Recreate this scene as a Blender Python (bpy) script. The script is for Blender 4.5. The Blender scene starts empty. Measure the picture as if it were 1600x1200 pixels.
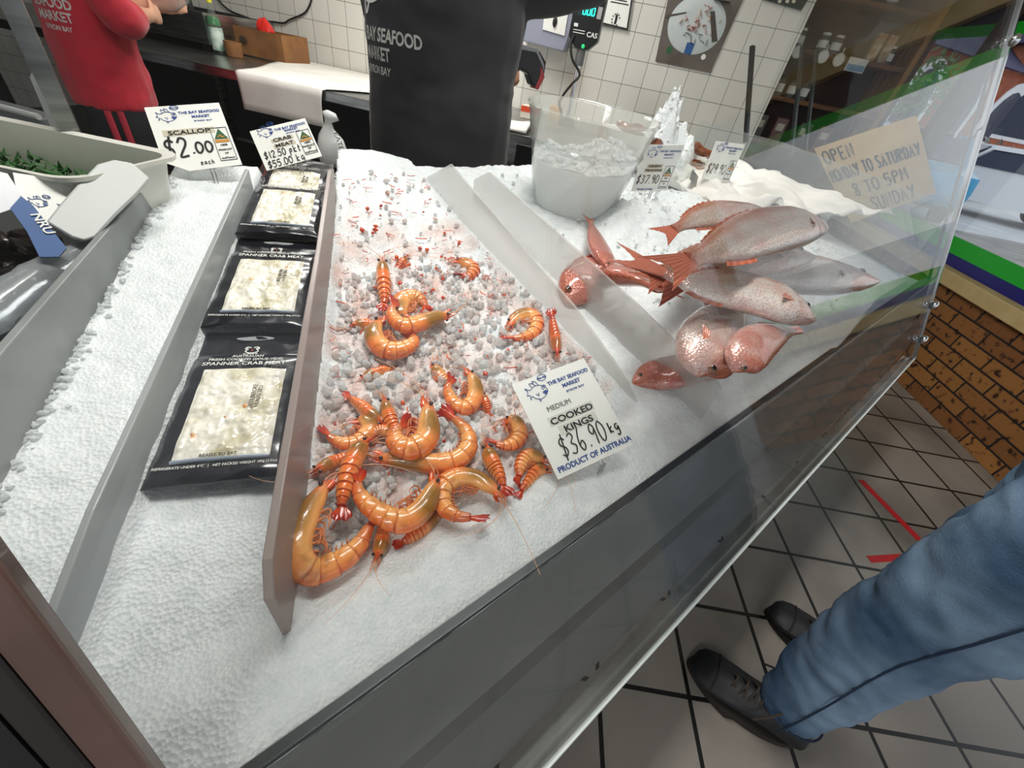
import bpy, bmesh, math, random
import numpy as np
from mathutils import Vector, Matrix, noise, Quaternion

random.seed(7)
SC = bpy.context.scene
COL = SC.collection
PI = math.pi
RT = math.sqrt(0.5)

# ------------------------------------------------------------------ frames
# World: X runs along the front glass of the fish counter, Y goes in towards the staff, Z is up.
# The shop itself (floor tiles, tiled wall, window wall) stands at 45 degrees to the counter.
BX, BY, UP = Vector((RT, -RT, 0)), Vector((RT, RT, 0)), Vector((0, 0, 1))
def B(bx, by, z=0.0):
    return BX*bx + BY*by + UP*z

# ------------------------------------------------------------------ camera
EYE = Vector((0, 0, 1.25))
FPX = 630.0
_p, _r = math.radians(39.11), math.radians(11.57)
CF = BY*math.cos(_p) - UP*math.sin(_p)
_U0 = BX.cross(CF)
CR = BX*math.cos(_r) + _U0*math.sin(_r)
CU = _U0*math.cos(_r) - BX*math.sin(_r)
cam = bpy.data.cameras.new('camera')
cam.sensor_width = 36.0
cam.lens = FPX/1600*36.0
cam.clip_start, cam.clip_end = 0.02, 200
camera = bpy.data.objects.new('camera', cam)
COL.objects.link(camera)
camera.matrix_world = Matrix(((CR.x, CU.x, -CF.x, EYE.x), (CR.y, CU.y, -CF.y, EYE.y), (CR.z, CU.z, -CF.z, EYE.z), (0, 0, 0, 1)))
SC.camera = camera

# ------------------------------------------------------------------ exposure, sky, lights
vs = SC.view_settings
vs.view_transform, vs.look, vs.gamma, vs.use_curve_mapping = 'Standard', 'None', 1.0, False
vs.exposure = -0.15
world = bpy.data.worlds.new('overcast_sky')
SC.world = world
world.use_nodes = True
_n = world.node_tree.nodes
_bg = _n['Background']
_tc = _n.new('ShaderNodeTexCoord'); _sx = _n.new('ShaderNodeSeparateXYZ'); _rmp = _n.new('ShaderNodeValToRGB')
world.node_tree.links.new(_tc.outputs['Generated'], _sx.inputs[0])
world.node_tree.links.new(_sx.outputs['Z'], _rmp.inputs[0])
_rmp.color_ramp.elements[0].position, _rmp.color_ramp.elements[0].color = 0.0, (0.95, 0.97, 1.0, 1)
_rmp.color_ramp.elements[1].position, _rmp.color_ramp.elements[1].color = 0.6, (0.84, 0.90, 1.0, 1)
world.node_tree.links.new(_rmp.outputs[0], _bg.inputs[0])
_bg.inputs[1].default_value = 1.05

def area(name, loc, target, size, size_y, watts, color=(1, 1, 1)):
    l = bpy.data.lights.new(name, 'AREA')
    l.shape, l.size, l.size_y, l.energy, l.color = 'RECTANGLE', size, size_y, watts, color
    o = bpy.data.objects.new(name, l); COL.objects.link(o)
    o.location = loc
    o.rotation_euler = (Vector(target) - Vector(loc)).to_track_quat('-Z', 'Y').to_euler()
    return o
# fluorescent strips under the ceiling: one over the counter, one over the back bench, one over the customers
LIGHTS = [('counter', Vector((0.55, 0.62, 2.56)), 34), ('bench', B(-0.9, 2.5, 2.56), 46), ('customers', B(-0.6, -1.6, 2.56), 22)]
for nm, loc, w in LIGHTS:
    a = area('fluorescent_' + nm, loc, loc - UP, 1.3, 0.22, w, (1.0, 0.97, 0.93))

# ------------------------------------------------------------------ pixel rays onto real surfaces
def ray(px, py):
    return CF + CR*((px - 800)/FPX) - CU*((py - 600)/FPX)
def on_z(px, py, z):
    d = ray(px, py); return EYE + d*((z - EYE.z)/d.z)
def on_plane(px, py, p0, n):
    d = ray(px, py); return EYE + d*((Vector(p0) - EYE).dot(n)/d.dot(n))
def on_b(px, py, by):                # plane parallel to the tiled wall at depth by
    return on_plane(px, py, B(0, by), BY)

def sm(a, b, x):
    t = min(1.0, max(0.0, (x - a)/(b - a))); return t*t*(3 - 2*t)
def lerp(a, b, t): return a + (b - a)*t

# the four dividers and the tub panel as straight lines in plan: x at depth y
def xD0(y): return -0.147 + (y - 0.459)*0.3825
def xD1(y): return -0.141 + (y - 0.245)*0.4385
def xD2(y): return -0.008 + (y - 0.2017)*0.4360
XD3, XD4 = 0.468, 0.545
ICE_Y0, ICE_Y1 = 0.0925, 0.935

def gs(x, y, cx, cy, sx, sy): return math.exp(-((x - cx)/sx)**2 - ((y - cy)/sy)**2)
def bed(x, y):
    """Height of the crushed-ice surface without its grain."""
    z = 0.861 + 0.1763*(y - 0.0917)
    inside = sm(0.15, 0.21, y)
    if xD1(y) < x < xD2(y):
        z -= 0.024*inside*sm(0, .008, x - xD1(y))
    if xD2(y) < x < XD3:
        z += -0.020*inside*sm(0, .02, x - xD2(y))*sm(0, .03, XD3 - x)*(1 - sm(.55, .8, y)) + 0.035*gs(x, y, 0.34, 0.90, 0.14, 0.16)
    if x > XD4:
        e = sm(0, .04, x - XD4)
        z += e*(0.055*gs(x, y, 0.92, 0.33, 0.30, 0.13) + 0.045*gs(x, y, 0.86, 0.60, 0.12, 0.10) + 0.045*gs(x, y, 0.99, 0.60, 0.11, 0.075))
        z += 0.055*sm(1.0, 1.35, x)*(1 - 0.4*sm(.5, .9, y)) - 0.02*gs(x, y, .98, .78, .16, .1) - e*0.034*gs(x, y, .62, .42, .08, .22)
    return z
def on_bed(px, py, lift=0.0):
    """The point of the ice bed (plus lift) that a pixel looks at."""
    p = on_z(px, py, 0.95 + lift)
    z = p.z
    for i in range(24):
        z = lerp(z, bed(p.x, min(max(p.y, .09), .95)) + lift, 0.6)
        p = on_z(px, py, min(z, 1.2))
    return p
def bed_normal(x, y, e=0.02):
    return Vector((bed(x - e, y) - bed(x + e, y), bed(x, y - e) - bed(x, y + e), 2*e)).normalized()

# ------------------------------------------------------------------ materials
def lin(h):
    if isinstance(h, str):
        c = [int(h[i:i+2], 16)/255 for i in (0, 2, 4)]
        return tuple((v/12.92 if v <= .04045 else ((v + .055)/1.055)**2.4) for v in c) + (1,)
    return tuple(h) + (1,) if len(h) == 3 else tuple(h)
MATS = {}
def nn(t, kind, **kw):
    n = t.nodes.new(kind)
    for k, v in kw.items():
        if k in n.inputs: n.inputs[k].default_value = v
        else: setattr(n, k, v)
    return n
def mat(name, color='808080', rough=.5, metal=0.0, alpha=None, col2=None, nscale=8.0, ndetail=4.0, lo=.35, hi=.65,
        bump=0.0, bscale=40.0, coat=0.0, sss=0.0, sss_r=(1, .4, .2), attr=None, emit=None, estr=0.0, trans=0.0, spec=.5, ior=1.45, stretch=None, sheen=0.0):
    if name in MATS: return MATS[name]
    m = bpy.data.materials.new(name); m.use_nodes = True
    t = m.node_tree; b = t.nodes['Principled BSDF']; L = t.links.new
    b.inputs['Base Color'].default_value = lin(color)
    b.inputs['Roughness'].default_value = rough; b.inputs['Metallic'].default_value = metal
    b.inputs['Specular IOR Level'].default_value = spec; b.inputs['IOR'].default_value = ior
    b.inputs['Coat Weight'].default_value = coat; b.inputs['Coat Roughness'].default_value = .08
    b.inputs['Transmission Weight'].default_value = trans; b.inputs['Sheen Weight'].default_value = sheen
    if sss:
        b.inputs['Subsurface Weight'].default_value = sss; b.inputs['Subsurface Radius'].default_value = sss_r; b.inputs['Subsurface Scale'].default_value = .006
    if emit:
        b.inputs['Emission Color'].default_value = lin(emit); b.inputs['Emission Strength'].default_value = estr
    tc = nn(t, 'ShaderNodeTexCoord'); src = tc.outputs['Object']
    if stretch:
        mp = nn(t, 'ShaderNodeMapping'); mp.inputs['Scale'].default_value = stretch; L(src, mp.inputs['Vector']); src = mp.outputs[0]
    csock = None
    if attr:
        a = nn(t, 'ShaderNodeAttribute', attribute_name=attr); csock = a.outputs['Color']
    if col2 is not None:
        no = nn(t, 'ShaderNodeTexNoise', Scale=nscale, Detail=ndetail); L(src, no.inputs['Vector'])
        mr = nn(t, 'ShaderNodeMapRange'); mr.inputs['From Min'].default_value = lo; mr.inputs['From Max'].default_value = hi
        L(no.outputs['Fac'], mr.inputs['Value'])
        mx = nn(t, 'ShaderNodeMix', data_type='RGBA'); L(mr.outputs[0], mx.inputs['Factor'])
        if csock: L(csock, mx.inputs['A'])
        else: mx.inputs['A'].default_value = lin(color)
        mx.inputs['B'].default_value = lin(col2); csock = mx.outputs['Result']
    if csock: L(csock, b.inputs['Base Color'])
    if bump:
        no = nn(t, 'ShaderNodeTexNoise', Scale=bscale, Detail=5.0); L(src, no.inputs['Vector'])
        bp = nn(t, 'ShaderNodeBump', Strength=bump, Distance=.004); L(no.outputs['Fac'], bp.inputs['Height']); L(bp.outputs[0], b.inputs['Normal'])
    MATS[name] = m
    return m
def frosted(name, color, see, rough=.35):
    """Sheet plastic: part of the light goes straight through, the rest meets a milky body."""
    if name in MATS: return MATS[name]
    m = bpy.data.materials.new(name); m.use_nodes = True
    t = m.node_tree; b = t.nodes['Principled BSDF']; L = t.links.new
    b.inputs['Base Color'].default_value = lin(color); b.inputs['Roughness'].default_value = rough
    tr = nn(t, 'ShaderNodeBsdfTranslucent'); tr.inputs[0].default_value = lin(color)
    m1 = nn(t, 'ShaderNodeMixShader'); m1.inputs[0].default_value = .35; L(b.outputs[0], m1.inputs[1]); L(tr.outputs[0], m1.inputs[2])
    tp = nn(t, 'ShaderNodeBsdfTransparent'); m2 = nn(t, 'ShaderNodeMixShader'); m2.inputs[0].default_value = see
    L(m1.outputs[0], m2.inputs[1]); L(tp.outputs[0], m2.inputs[2]); L(m2.outputs[0], t.nodes['Material Output'].inputs[0])
    MATS[name] = m
    return m
def clear(name, tint, ior=1.45, rough=0.0, body=0.0, bodycol='C8CCCC', boost=1.0):
    """Thin clear sheet: see-through with the mirror of its surface; body adds the milk of wet or scratched plastic."""
    if name in MATS: return MATS[name]
    m = bpy.data.materials.new(name); m.use_nodes = True
    t = m.node_tree; L = t.links.new; t.nodes.remove(t.nodes['Principled BSDF'])
    tp = nn(t, 'ShaderNodeBsdfTransparent'); tp.inputs[0].default_value = lin(tint)
    gl = nn(t, 'ShaderNodeBsdfGlossy'); gl.inputs['Roughness'].default_value = rough
    lw = nn(t, 'ShaderNodeLayerWeight'); lw.inputs['Blend'].default_value = .5
    pw = nn(t, 'ShaderNodeMath', operation='POWER'); L(lw.outputs['Facing'], pw.inputs[0]); pw.inputs[1].default_value = 5.0
    f0 = ((ior - 1)/(ior + 1))**2
    fr = nn(t, 'ShaderNodeMath', operation='MULTIPLY_ADD'); L(pw.outputs[0], fr.inputs[0]); fr.inputs[1].default_value = 1 - f0; fr.inputs[2].default_value = f0
    last = tp.outputs[0]
    if body:
        df = nn(t, 'ShaderNodeBsdfDiffuse'); df.inputs[0].default_value = lin(bodycol)
        mb = nn(t, 'ShaderNodeMixShader'); mb.inputs[0].default_value = body; L(last, mb.inputs[1]); L(df.outputs[0], mb.inputs[2]); last = mb.outputs[0]
    mu = nn(t, 'ShaderNodeMath', operation='MULTIPLY'); mu.inputs[1].default_value = boost; L(fr.outputs[0], mu.inputs[0])
    mx = nn(t, 'ShaderNodeMixShader'); L(mu.outputs[0], mx.inputs[0]); L(last, mx.inputs[1]); L(gl.outputs[0], mx.inputs[2])
    L(mx.outputs[0], t.nodes['Material Output'].inputs[0])
    MATS[name] = m
    return m
def tiles(name, w, h, mortar, c1, c2, cm, rough=.3, off=(0, 0, 0), brick=0.0, bump=.4, swap=False, dirt=None, spec=.5):
    m = bpy.data.materials.new(name); m.use_nodes = True
    t = m.node_tree; b = t.nodes['Principled BSDF']; L = t.links.new
    tc = nn(t, 'ShaderNodeTexCoord'); mp = nn(t, 'ShaderNodeMapping'); mp.inputs['Location'].default_value = off
    L(tc.outputs['Object'], mp.inputs[0])
    br = nn(t, 'ShaderNodeTexBrick', offset=brick, squash=1.0)
    for k, v in (('Scale', 1.0), ('Mortar Size', mortar), ('Mortar Smooth', .15), ('Bias', 0.0), ('Brick Width', w), ('Row Height', h)): br.inputs[k].default_value = v
    br.inputs['Color1'].default_value, br.inputs['Color2'].default_value, br.inputs['Mortar'].default_value = lin(c1), lin(c2), lin(cm)
    L(mp.outputs[0], br.inputs['Vector'])
    out = br.outputs['Color']
    if dirt:
        no = nn(t, 'ShaderNodeTexNoise', Scale=dirt[1], Detail=6.0); L(tc.outputs['Object'], no.inputs['Vector'])
        mr = nn(t, 'ShaderNodeMapRange'); mr.inputs['From Min'].default_value = dirt[2]; mr.inputs['From Max'].default_value = dirt[3]; L(no.outputs[0], mr.inputs[0])
        mx = nn(t, 'ShaderNodeMix', data_type='RGBA', blend_type='MULTIPLY'); L(mr.outputs[0], mx.inputs['Factor']); L(out, mx.inputs['A']); mx.inputs['B'].default_value = lin(dirt[0]); out = mx.outputs['Result']
    L(out, b.inputs['Base Color']); b.inputs['Roughness'].default_value = rough; b.inputs['Specular IOR Level'].default_value = spec
    iv = nn(t, 'ShaderNodeMath', operation='SUBTRACT'); iv.inputs[0].default_value = 1.0; L(br.outputs['Fac'], iv.inputs[1])
    bp = nn(t, 'ShaderNodeBump', Strength=bump, Distance=.003); L(iv.outputs[0], bp.inputs['Height']); L(bp.outputs[0], b.inputs['Normal'])
    return m

# ------------------------------------------------------------------ mesh building
def world_of(o):
    return o.matrix_basis.copy() if o.parent is None else world_of(o.parent) @ o.matrix_basis
class MB:
    def __init__(s): s.v, s.f, s.c = [], [], []
    def add(s, vs_, fs_, col=None):
        b = len(s.v); s.v += [Vector(v) for v in vs_]; s.f += [tuple(b + i for i in f) for f in fs_]
        s.c += ([col]*len(vs_) if not isinstance(col, list) else col)
        return s
    def box(s, lo, hi, M=None, col=None):
        x0, y0, z0 = lo; x1, y1, z1 = hi
        v = [Vector(p) for p in ((x0,y0,z0),(x1,y0,z0),(x1,y1,z0),(x0,y1,z0),(x0,y0,z1),(x1,y0,z1),(x1,y1,z1),(x0,y1,z1))]
        if M: v = [M @ p for p in v]
        return s.add(v, [(0,3,2,1),(4,5,6,7),(0,1,5,4),(1,2,6,5),(2,3,7,6),(3,0,4,7)], col)
    def slab(s, pts, thick, n=None):
        """A polygon given by its corners, thickened along its normal."""
        pts = [Vector(p) for p in pts]
        if n is None: n = (pts[1]-pts[0]).cross(pts[2]-pts[0]).normalized()
        k = len(pts); h = Vector(n)*thick*.5
        v = [p+h for p in pts] + [p-h for p in pts]
        return s.add(v, [tuple(range(k)), tuple(range(2*k-1, k-1, -1))] + [(i, i+k, (i+1) % k + k, (i+1) % k) for i in range(k)])
    def loft(s, rings, caps=True, cols=None):
        n = len(rings[0]); v = [p for r in rings for p in r]; f = []
        for i in range(len(rings)-1):
            for j in range(n):
                a, b = i*n+j, i*n+(j+1) % n
                f.append((a, b, b+n, a+n))
        if caps: f += [tuple(range(n-1, -1, -1)), tuple(range((len(rings)-1)*n, len(rings)*n))]
        return s.add(v, f, cols)
    def tube(s, pts, rad, n=8, up=None, caps=True, flat=1.0, col=None):
        pts = [Vector(p) for p in pts]; k = len(pts)
        if not hasattr(rad, '__len__'): rad = [rad]*k
        rings = []; ref = Vector(up) if up is not None else None; cl = []
        for i, p in enumerate(pts):
            t = (pts[min(i+1, k-1)] - pts[max(i-1, 0)]).normalized()
            if ref is None: ref = t.orthogonal()
            a = ref - t*ref.dot(t)
            if a.length < 1e-6: a = t.orthogonal()
            a.normalize(); b = t.cross(a)
            if up is None: ref = a
            rings.append([p + a*math.cos(2*PI*j/n)*rad[i]*flat + b*math.sin(2*PI*j/n)*rad[i] for j in range(n)])
            if isinstance(col, list): cl += [col[i]]*n
        return s.loft(rings, caps, cl if isinstance(col, list) else col)
    def lathe(s, prof, n=32, M=None, closed=False):
        rings = [[Vector((r*math.cos(2*PI*j/n), r*math.sin(2*PI*j/n), z)) for j in range(n)] for r, z in prof]
        if M: rings = [[M @ p for p in r] for r in rings]
        return s.loft(rings, caps=not closed)
    def grid(s, fn, nu, nv):
        v = [fn(i/nu, j/nv) for i in range(nu+1) for j in range(nv+1)]
        f = [(i*(nv+1)+j, (i+1)*(nv+1)+j, (i+1)*(nv+1)+j+1, i*(nv+1)+j+1) for i in range(nu) for j in range(nv)]
        return s.add(v, f)
    def ball(s, c, r, nu=14, nv=9, M=None, col=None):
        c = Vector(c); r = (r, r, r) if not hasattr(r, '__len__') else r
        rings = []
        for i in range(nv+1):
            th = PI*(i/nv); th = max(.02, min(PI-.02, th))
            rings.append([Vector((r[0]*math.sin(th)*math.cos(2*PI*j/nu), r[1]*math.sin(th)*math.sin(2*PI*j/nu), r[2]*math.cos(th))) for j in range(nu)])
        rings = [[c + ((M @ p) if M else p) for p in q] for q in rings]
        return s.loft(rings, True, col)
    def build(s, name, m=None, parent=None, smooth=True, origin=None, bevel=0.0, auto=35, attr='tint', solid=0.0, sub=0, seg=2):
        me = bpy.data.meshes.new(name)
        if parent is not None:
            PW_ = world_of(parent)
            if origin is None: origin = PW_.translation
        if origin is None:
            if s.v:
                xs = [v.x for v in s.v]; ys = [v.y for v in s.v]; zs = [v.z for v in s.v]
                origin = Vector(((min(xs)+max(xs))/2, (min(ys)+max(ys))/2, min(zs)))
        origin = Vector(origin)
        rot = PW_.to_3x3() if parent is not None else Matrix.Identity(3)
        inv = rot.inverted()
        me.from_pydata([inv @ (v - origin) for v in s.v], [], s.f)
        if any(c is not None for c in s.c):
            a = me.color_attributes.new(attr, 'FLOAT_COLOR', 'POINT')
            a.data.foreach_set('color', [x for c in s.c for x in ((c if len(c) == 4 else tuple(c)+(1,)) if c is not None else ((0, 0, 0, 1) if attr == 'stain' else (1, 1, 1, 1)))])
        bm = bmesh.new(); bm.from_mesh(me); bmesh.ops.recalc_face_normals(bm, faces=bm.faces); bm.to_mesh(me); bm.free()
        o = bpy.data.objects.new(name, me); COL.objects.link(o)
        if parent is not None:
            o.parent = parent
        else:
            o.location = origin
        if m is not None: me.materials.append(MATS[m] if isinstance(m, str) else m)
        if smooth:
            me.polygons.foreach_set('use_smooth', [True]*len(me.polygons))
            if auto:
                ang = math.radians(auto); bm = bmesh.new(); bm.from_mesh(me)
                for e in bm.edges:
                    if len(e.link_faces) == 2 and e.calc_face_angle(0) > ang: e.smooth = False
                bm.to_mesh(me); bm.free()
        if solid:
            md = o.modifiers.new('s', 'SOLIDIFY'); md.thickness = solid; md.offset = 0
        if bevel:
            md = o.modifiers.new('b', 'BEVEL'); md.width = bevel; md.segments = seg; md.limit_method = 'ANGLE'; md.angle_limit = math.radians(40)
        if sub:
            md = o.modifiers.new('u', 'SUBSURF'); md.levels = md.render_levels = sub
        return o
def tag(o, label=None, cat=None, group=None, kind=None):
    for k, v in (('label', label), ('category', cat), ('group', group), ('kind', kind)):
        if v: o[k] = v
    return o
def thing(name, loc, label, cat, group=None, rot=None, kind=None):
    o = bpy.data.objects.new(name, None); COL.objects.link(o); o.empty_display_size = .05
    M = Matrix.Translation(Vector(loc))
    if rot is not None: M = M @ rot.to_4x4()
    o.matrix_world = M
    bpy.context.view_layer.update()
    return tag(o, label, cat, group, kind)
def bspline(pts, n):
    """Smooth curve through points (Catmull-Rom)."""
    pts = [Vector(p) for p in pts]; P = [pts[0]*2 - pts[1]] + pts + [pts[-1]*2 - pts[-2]]
    out = []; k = len(pts)-1
    for i in range(n+1):
        u = i/n*k; j = min(int(u), k-1); t = u-j
        a, b, c, d = P[j:j+4]
        out.append(0.5*((2*b) + (c-a)*t + (2*a-5*b+4*c-d)*t*t + (3*b-a-3*c+d)*t**3))
    return out
def frame(o, x, y):
    """4x4 with origin o, x axis along x, y near y, z normal."""
    x = Vector(x).normalized(); z = x.cross(Vector(y)).normalized(); y = z.cross(x)
    return Matrix(((x.x, y.x, z.x, o[0]), (x.y, y.y, z.y, o[1]), (x.z, y.z, z.z, o[2]), (0, 0, 0, 1)))
_dg = None
def lettering(mb, s, M, size=.01, sx=1.0, fat=0.0, depth=.0002, align='CENTER', space=1.0, shear=0.0):
    """Adds printed text to a mesh: baseline start at M's origin, along its x."""
    cu = bpy.data.curves.new('t', 'FONT'); cu.body = s; cu.size = size; cu.align_x = align; cu.offset = fat*size; cu.extrude = depth
    cu.space_character = space; cu.resolution_u = 3; cu.shear = shear
    ob = bpy.data.objects.new('t', cu); COL.objects.link(ob)
    dg = bpy.context.evaluated_depsgraph_get(); dg.update()
    me = bpy.data.meshes.new_from_object(ob.evaluated_get(dg))
    S = M @ Matrix.Diagonal((sx, 1, 1, 1))
    mb.add([S @ v.co for v in me.vertices], [tuple(p.vertices) for p in me.polygons])
    bpy.data.objects.remove(ob); bpy.data.curves.remove(cu); bpy.data.meshes.remove(me)
    return mb
def stroke(mb, pts, M, w, depth=.0003, smooth=0):
    """A pen line of width w drawn in M's plane."""
    pts = [Vector((p[0], p[1], 0)) for p in pts]
    if smooth: pts = bspline(pts, smooth)
    k = len(pts); L_, R_ = [], []
    for i, p in enumerate(pts):
        t = pts[min(i+1, k-1)] - pts[max(i-1, 0)]
        t = t.normalized() if t.length > 1e-9 else Vector((1, 0, 0))
        q = Vector((-t.y, t.x, 0))*w*.5
        L_.append(p+q); R_.append(p-q)
    v = []; d = Vector((0, 0, depth))
    for i in range(k): v += [L_[i]+d, R_[i]+d, R_[i]-d, L_[i]-d]
    f = [(0, 1, 2, 3), (4*k-1, 4*k-2, 4*k-3, 4*k-4)]
    for i in range(k-1):
        a, b = 4*i, 4*i+4
        f += [(a+j, a+(j+1) % 4, b+(j+1) % 4, b+j) for j in range(4)]
    mb.add([M @ p for p in v], f)
    return mb
# ================================================================== MATERIALS
mat('white_plastic', 'E6E6E0', .35, bump=.05, bscale=30)
mat('tub_plastic', 'DCDCD2', .3, sss=.0)
mat('steel', 'B4B6B4', .28, 1.0, col2='8C8E8E', nscale=6, bump=.04, bscale=120, stretch=(1, 1, 12))
mat('dark_steel', '55585A', .4, .9, col2='3A3C3E', nscale=5)
mat('case_front', '7F817F', .36, .25, col2='6E706F', nscale=3, lo=.3, hi=.7)
mat('gunmetal', '3C3F40', .35, .7)
mat('black_plastic', '17181A', .35)
mat('black_rubber', '0E0E0F', .6)
mat('card', 'F1F2EC', .45)
mat('print_blue', '1F4690', .5)
mat('print_black', '141414', .55)
mat('print_white', 'E9E9E4', .5)
mat('print_grey', '6A6A68', .5)
mat('print_green', '1E5A34', .5)
mat('print_gold', 'C88A2E', .5)
mat('tape_cream', 'CFC9B4', .3)
mat('paper', 'ECEAE4', .7, col2='DEDBD4', nscale=5, bump=.12, bscale=12)
mat('brown_paper', 'B79E74', .75, col2='A88E64', nscale=9)
mat('cardboard', '8E6238', .8, col2='7A5230', nscale=12)
mat('timber', 'B98A4A', .55, col2='9A6C34', nscale=4, stretch=(1, 8, 1))
mat('dark_timber', '8A5A30', .55, col2='5E3A1E', nscale=5, stretch=(1, 1, 9))
mat('shelf_back', '4A372A', .8, col2='35261D', nscale=3)
mat('cream_paint', 'CDB684', .5, col2='BFA672', nscale=10)
mat('stripe_green', '18B42A', .3)
mat('stripe_blue', '1C1C72', .3)
mat('plaster', 'CFC8B8', .85, col2='C4BCAA', nscale=4)
mat('red_tape', 'B41A20', .4)
clear('pane', (0.97, 0.985, 0.98), 1.5)
clear('case_glass', (0.98, 0.988, 0.985), 1.4, boost=.7)
clear('acrylic', (0.93, 0.95, 0.95), 1.47, .02, .10, 'D8DCDA')
clear('film', (0.96, 0.96, 0.96), 1.5, .06, .03, boost=1.5)
clear('thin_bag', (0.9, 0.93, 0.95), 1.5, .12, .3, 'D5DCE0', boost=2)
frosted('divider_milk', 'DEDDD9', .58, .3)
frosted('divider_grey', 'C2C6C6', .22, .28)

# ================================================================== ROOM SHELL
def at_room(o, loc, yaw=-45.0):
    o.location = loc; o.rotation_euler = (0, 0, math.radians(yaw)); return o
def room_box(name, x0, x1, y0, y1, z0, z1, m, yaw=-45.0, org=None, kind='structure', parent=None, bevel=0):
    """A box laid out on the shop's own axes (bx, by)."""
    org = org if org is not None else B(0, 0, 0)
    mb = MB(); mb.box((x0, y0, z0), (x1, y1, z1))
    o = mb.build(name, m, None, smooth=False, origin=(0, 0, 0), bevel=bevel)
    at_room(o, org, yaw)
    if parent: 
        o.parent = parent; o.matrix_parent_inverse = parent.matrix_world.inverted()
    elif kind: o['kind'] = kind
    return o
# grey ceramic floor, 25 cm tiles laid 1.3 degrees off the shop's axes
FT = tiles('floor_tile', .25, .25, .0062, '9A938A', '8E8880', '191817', .3, (0, 0, 0), 0, .5, dirt=('6E6C70', 1.6, .45, .8))
fl = MB().box((-9, -6, -.05), (9, 7, 0)).build('floor', FT, smooth=False, origin=(0, 0, 0))
at_room(fl, B(1.6125, 1.404, 0), -45 + 1.315); fl['kind'] = 'structure'
# white tiled wall behind the staff
WT = tiles('wall_tile', .1308, .1308, .0017, 'DAD8CF', 'D3D1C8', '6E6A60', .22, (0, 0, 0), 0, .3)
wq = on_plane(1012.75, 98.25, B(0.373, 3.379, 0), B(.1097, .994).normalized())
WALLYAW = -45 - 6.3
wl = MB()
# the wall stands on its local y = 0 plane; the tile texture is drawn in local x and z, so the sheet is modelled lying and stood up
wl.box((-6.5, -1.35, -.12), (.80, 1.3, 0))
wall = wl.build('wall_back', WT, smooth=False, origin=(0, 0, 0))
wall.matrix_world = Matrix.Translation(wq) @ Matrix.Rotation(math.radians(WALLYAW), 4, 'Z') @ Matrix.Rotation(math.radians(90), 4, 'X')
wall['kind'] = 'structure'
WX = (wall.matrix_world.to_3x3() @ Vector((1, 0, 0))).normalized()      # along the wall, to the right
WN = -(wall.matrix_world.to_3x3() @ Vector((0, 0, -1))).normalized()    # out of the wall, to the shop
if WN.dot(EYE - wq) < 0: WN = -WN
def on_wall(px, py, out=0.0): return on_plane(px, py, wq + WN*out, WN)
ceil = room_box('ceiling', -7, 4, -4, 5.4, 2.6, 2.7, mat('ceiling_paint', 'E4E2DC', .9))
for o in ():
    pass
room_box('wall_left', -5.6, -5.5, -1, 5.4, 0, 2.6, mat('left_wall', '2E2E30', .8))
room_box('wall_far', .9, 2.45, 4.62, 4.72, 0, 2.6, 'plaster')
# window wall on the right: brick dado, timber frame, panes, stripes on the glass
BK = tiles('brick', .228, .0835, .0055, '9C6A34', '7E4F26', '1E1510', .75, (0.03, 0.004, 0), .5, .9, dirt=('5A3A20', 26, .56, .66))
bw = MB().box((-3.4, 0, -.2), (0, .578, 0)).build('wall_right', BK, smooth=False, origin=(0, 0, 0))
bw.matrix_world = Matrix.Translation(B(2.45, 1.22, 0)) @ Matrix.Rotation(math.radians(-45 - 90), 4, 'Z') @ Matrix.Rotation(math.radians(90), 4, 'X')
bw['kind'] = 'structure'
room_box('wall_right_upper', 2.45, 2.65, 1.22, 4.7, 2.12, 2.6, 'plaster')
room_box('wall_right_rear', 2.452, 2.65, 4.42, 4.7, .58, 2.12, mat('brown_wall', '5A4636', .8))
win = thing('window_1', B(2.47, 2.9, .58), None, None, rot=Matrix.Rotation(math.radians(-45), 3, 'Z'), kind='structure')
def win_part(name, x0, x1, y0, y1, z0, z1, m, bevel=0):
    mb = MB(); M = Matrix.Rotation(math.radians(-45), 4, 'Z')
    mb.box((x0, y0, z0), (x1, y1, z1), M)
    return mb.build(name, m, win, smooth=False, bevel=bevel)
win_part('window_sill', 2.41, 2.62, 1.22, 4.42, .578, .655, 'cream_paint', .004)
win_part('window_frame', 2.44, 2.56, 1.22, 4.42, 2.02, 2.12, 'cream_paint', .004)
for y in (1.22, 3.55, 4.34): win_part('mullion', 2.44, 2.56, y, y + .07, .655, 2.02, 'cream_paint' if y < 3 else mat('bronze_frame', '5B4C3C', .5), .003)
win_part('window_pane', 2.50, 2.506, 1.29, 4.34, .655, 2.02, 'pane')
win_part('stripe', 2.497, 2.4995, 1.29, 4.34, .655, .715, 'stripe_blue')
win_part('stripe', 2.497, 2.4995, 1.29, 4.34, .715, .80, 'stripe_green')
win_part('stripe', 2.497, 2.4995, 1.29, 4.34, 1.78, 1.84, 'stripe_green')
win_part('stripe', 2.497, 2.4995, 1.29, 4.34, 1.84, 2.02, mat('stripe_dark', '1B1424', .4))
# floor marking tape
def floor_tape(px, w, label):
    a, b = on_z(*px[0], .001), on_z(*px[1], .001)
    t = (b - a).normalized(); n = Vector((-t.y, t.x, 0))*w*.5
    o = MB().slab([a + n, b + n, b - n, a - n], .0012, UP).build('floor_tape', 'red_tape', smooth=False, origin=(a + b)/2)
    return tag(o, label, 'floor tape', 'red tape strips on the floor')
floor_tape([(1345, 750), (1446, 853)], .030, 'long thin red tape strip running diagonally across the grey floor tiles')
floor_tape([(1358, 874), (1480, 866)], .026, 'short red tape strip nearest the knee of the jeans, lying almost level')
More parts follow.
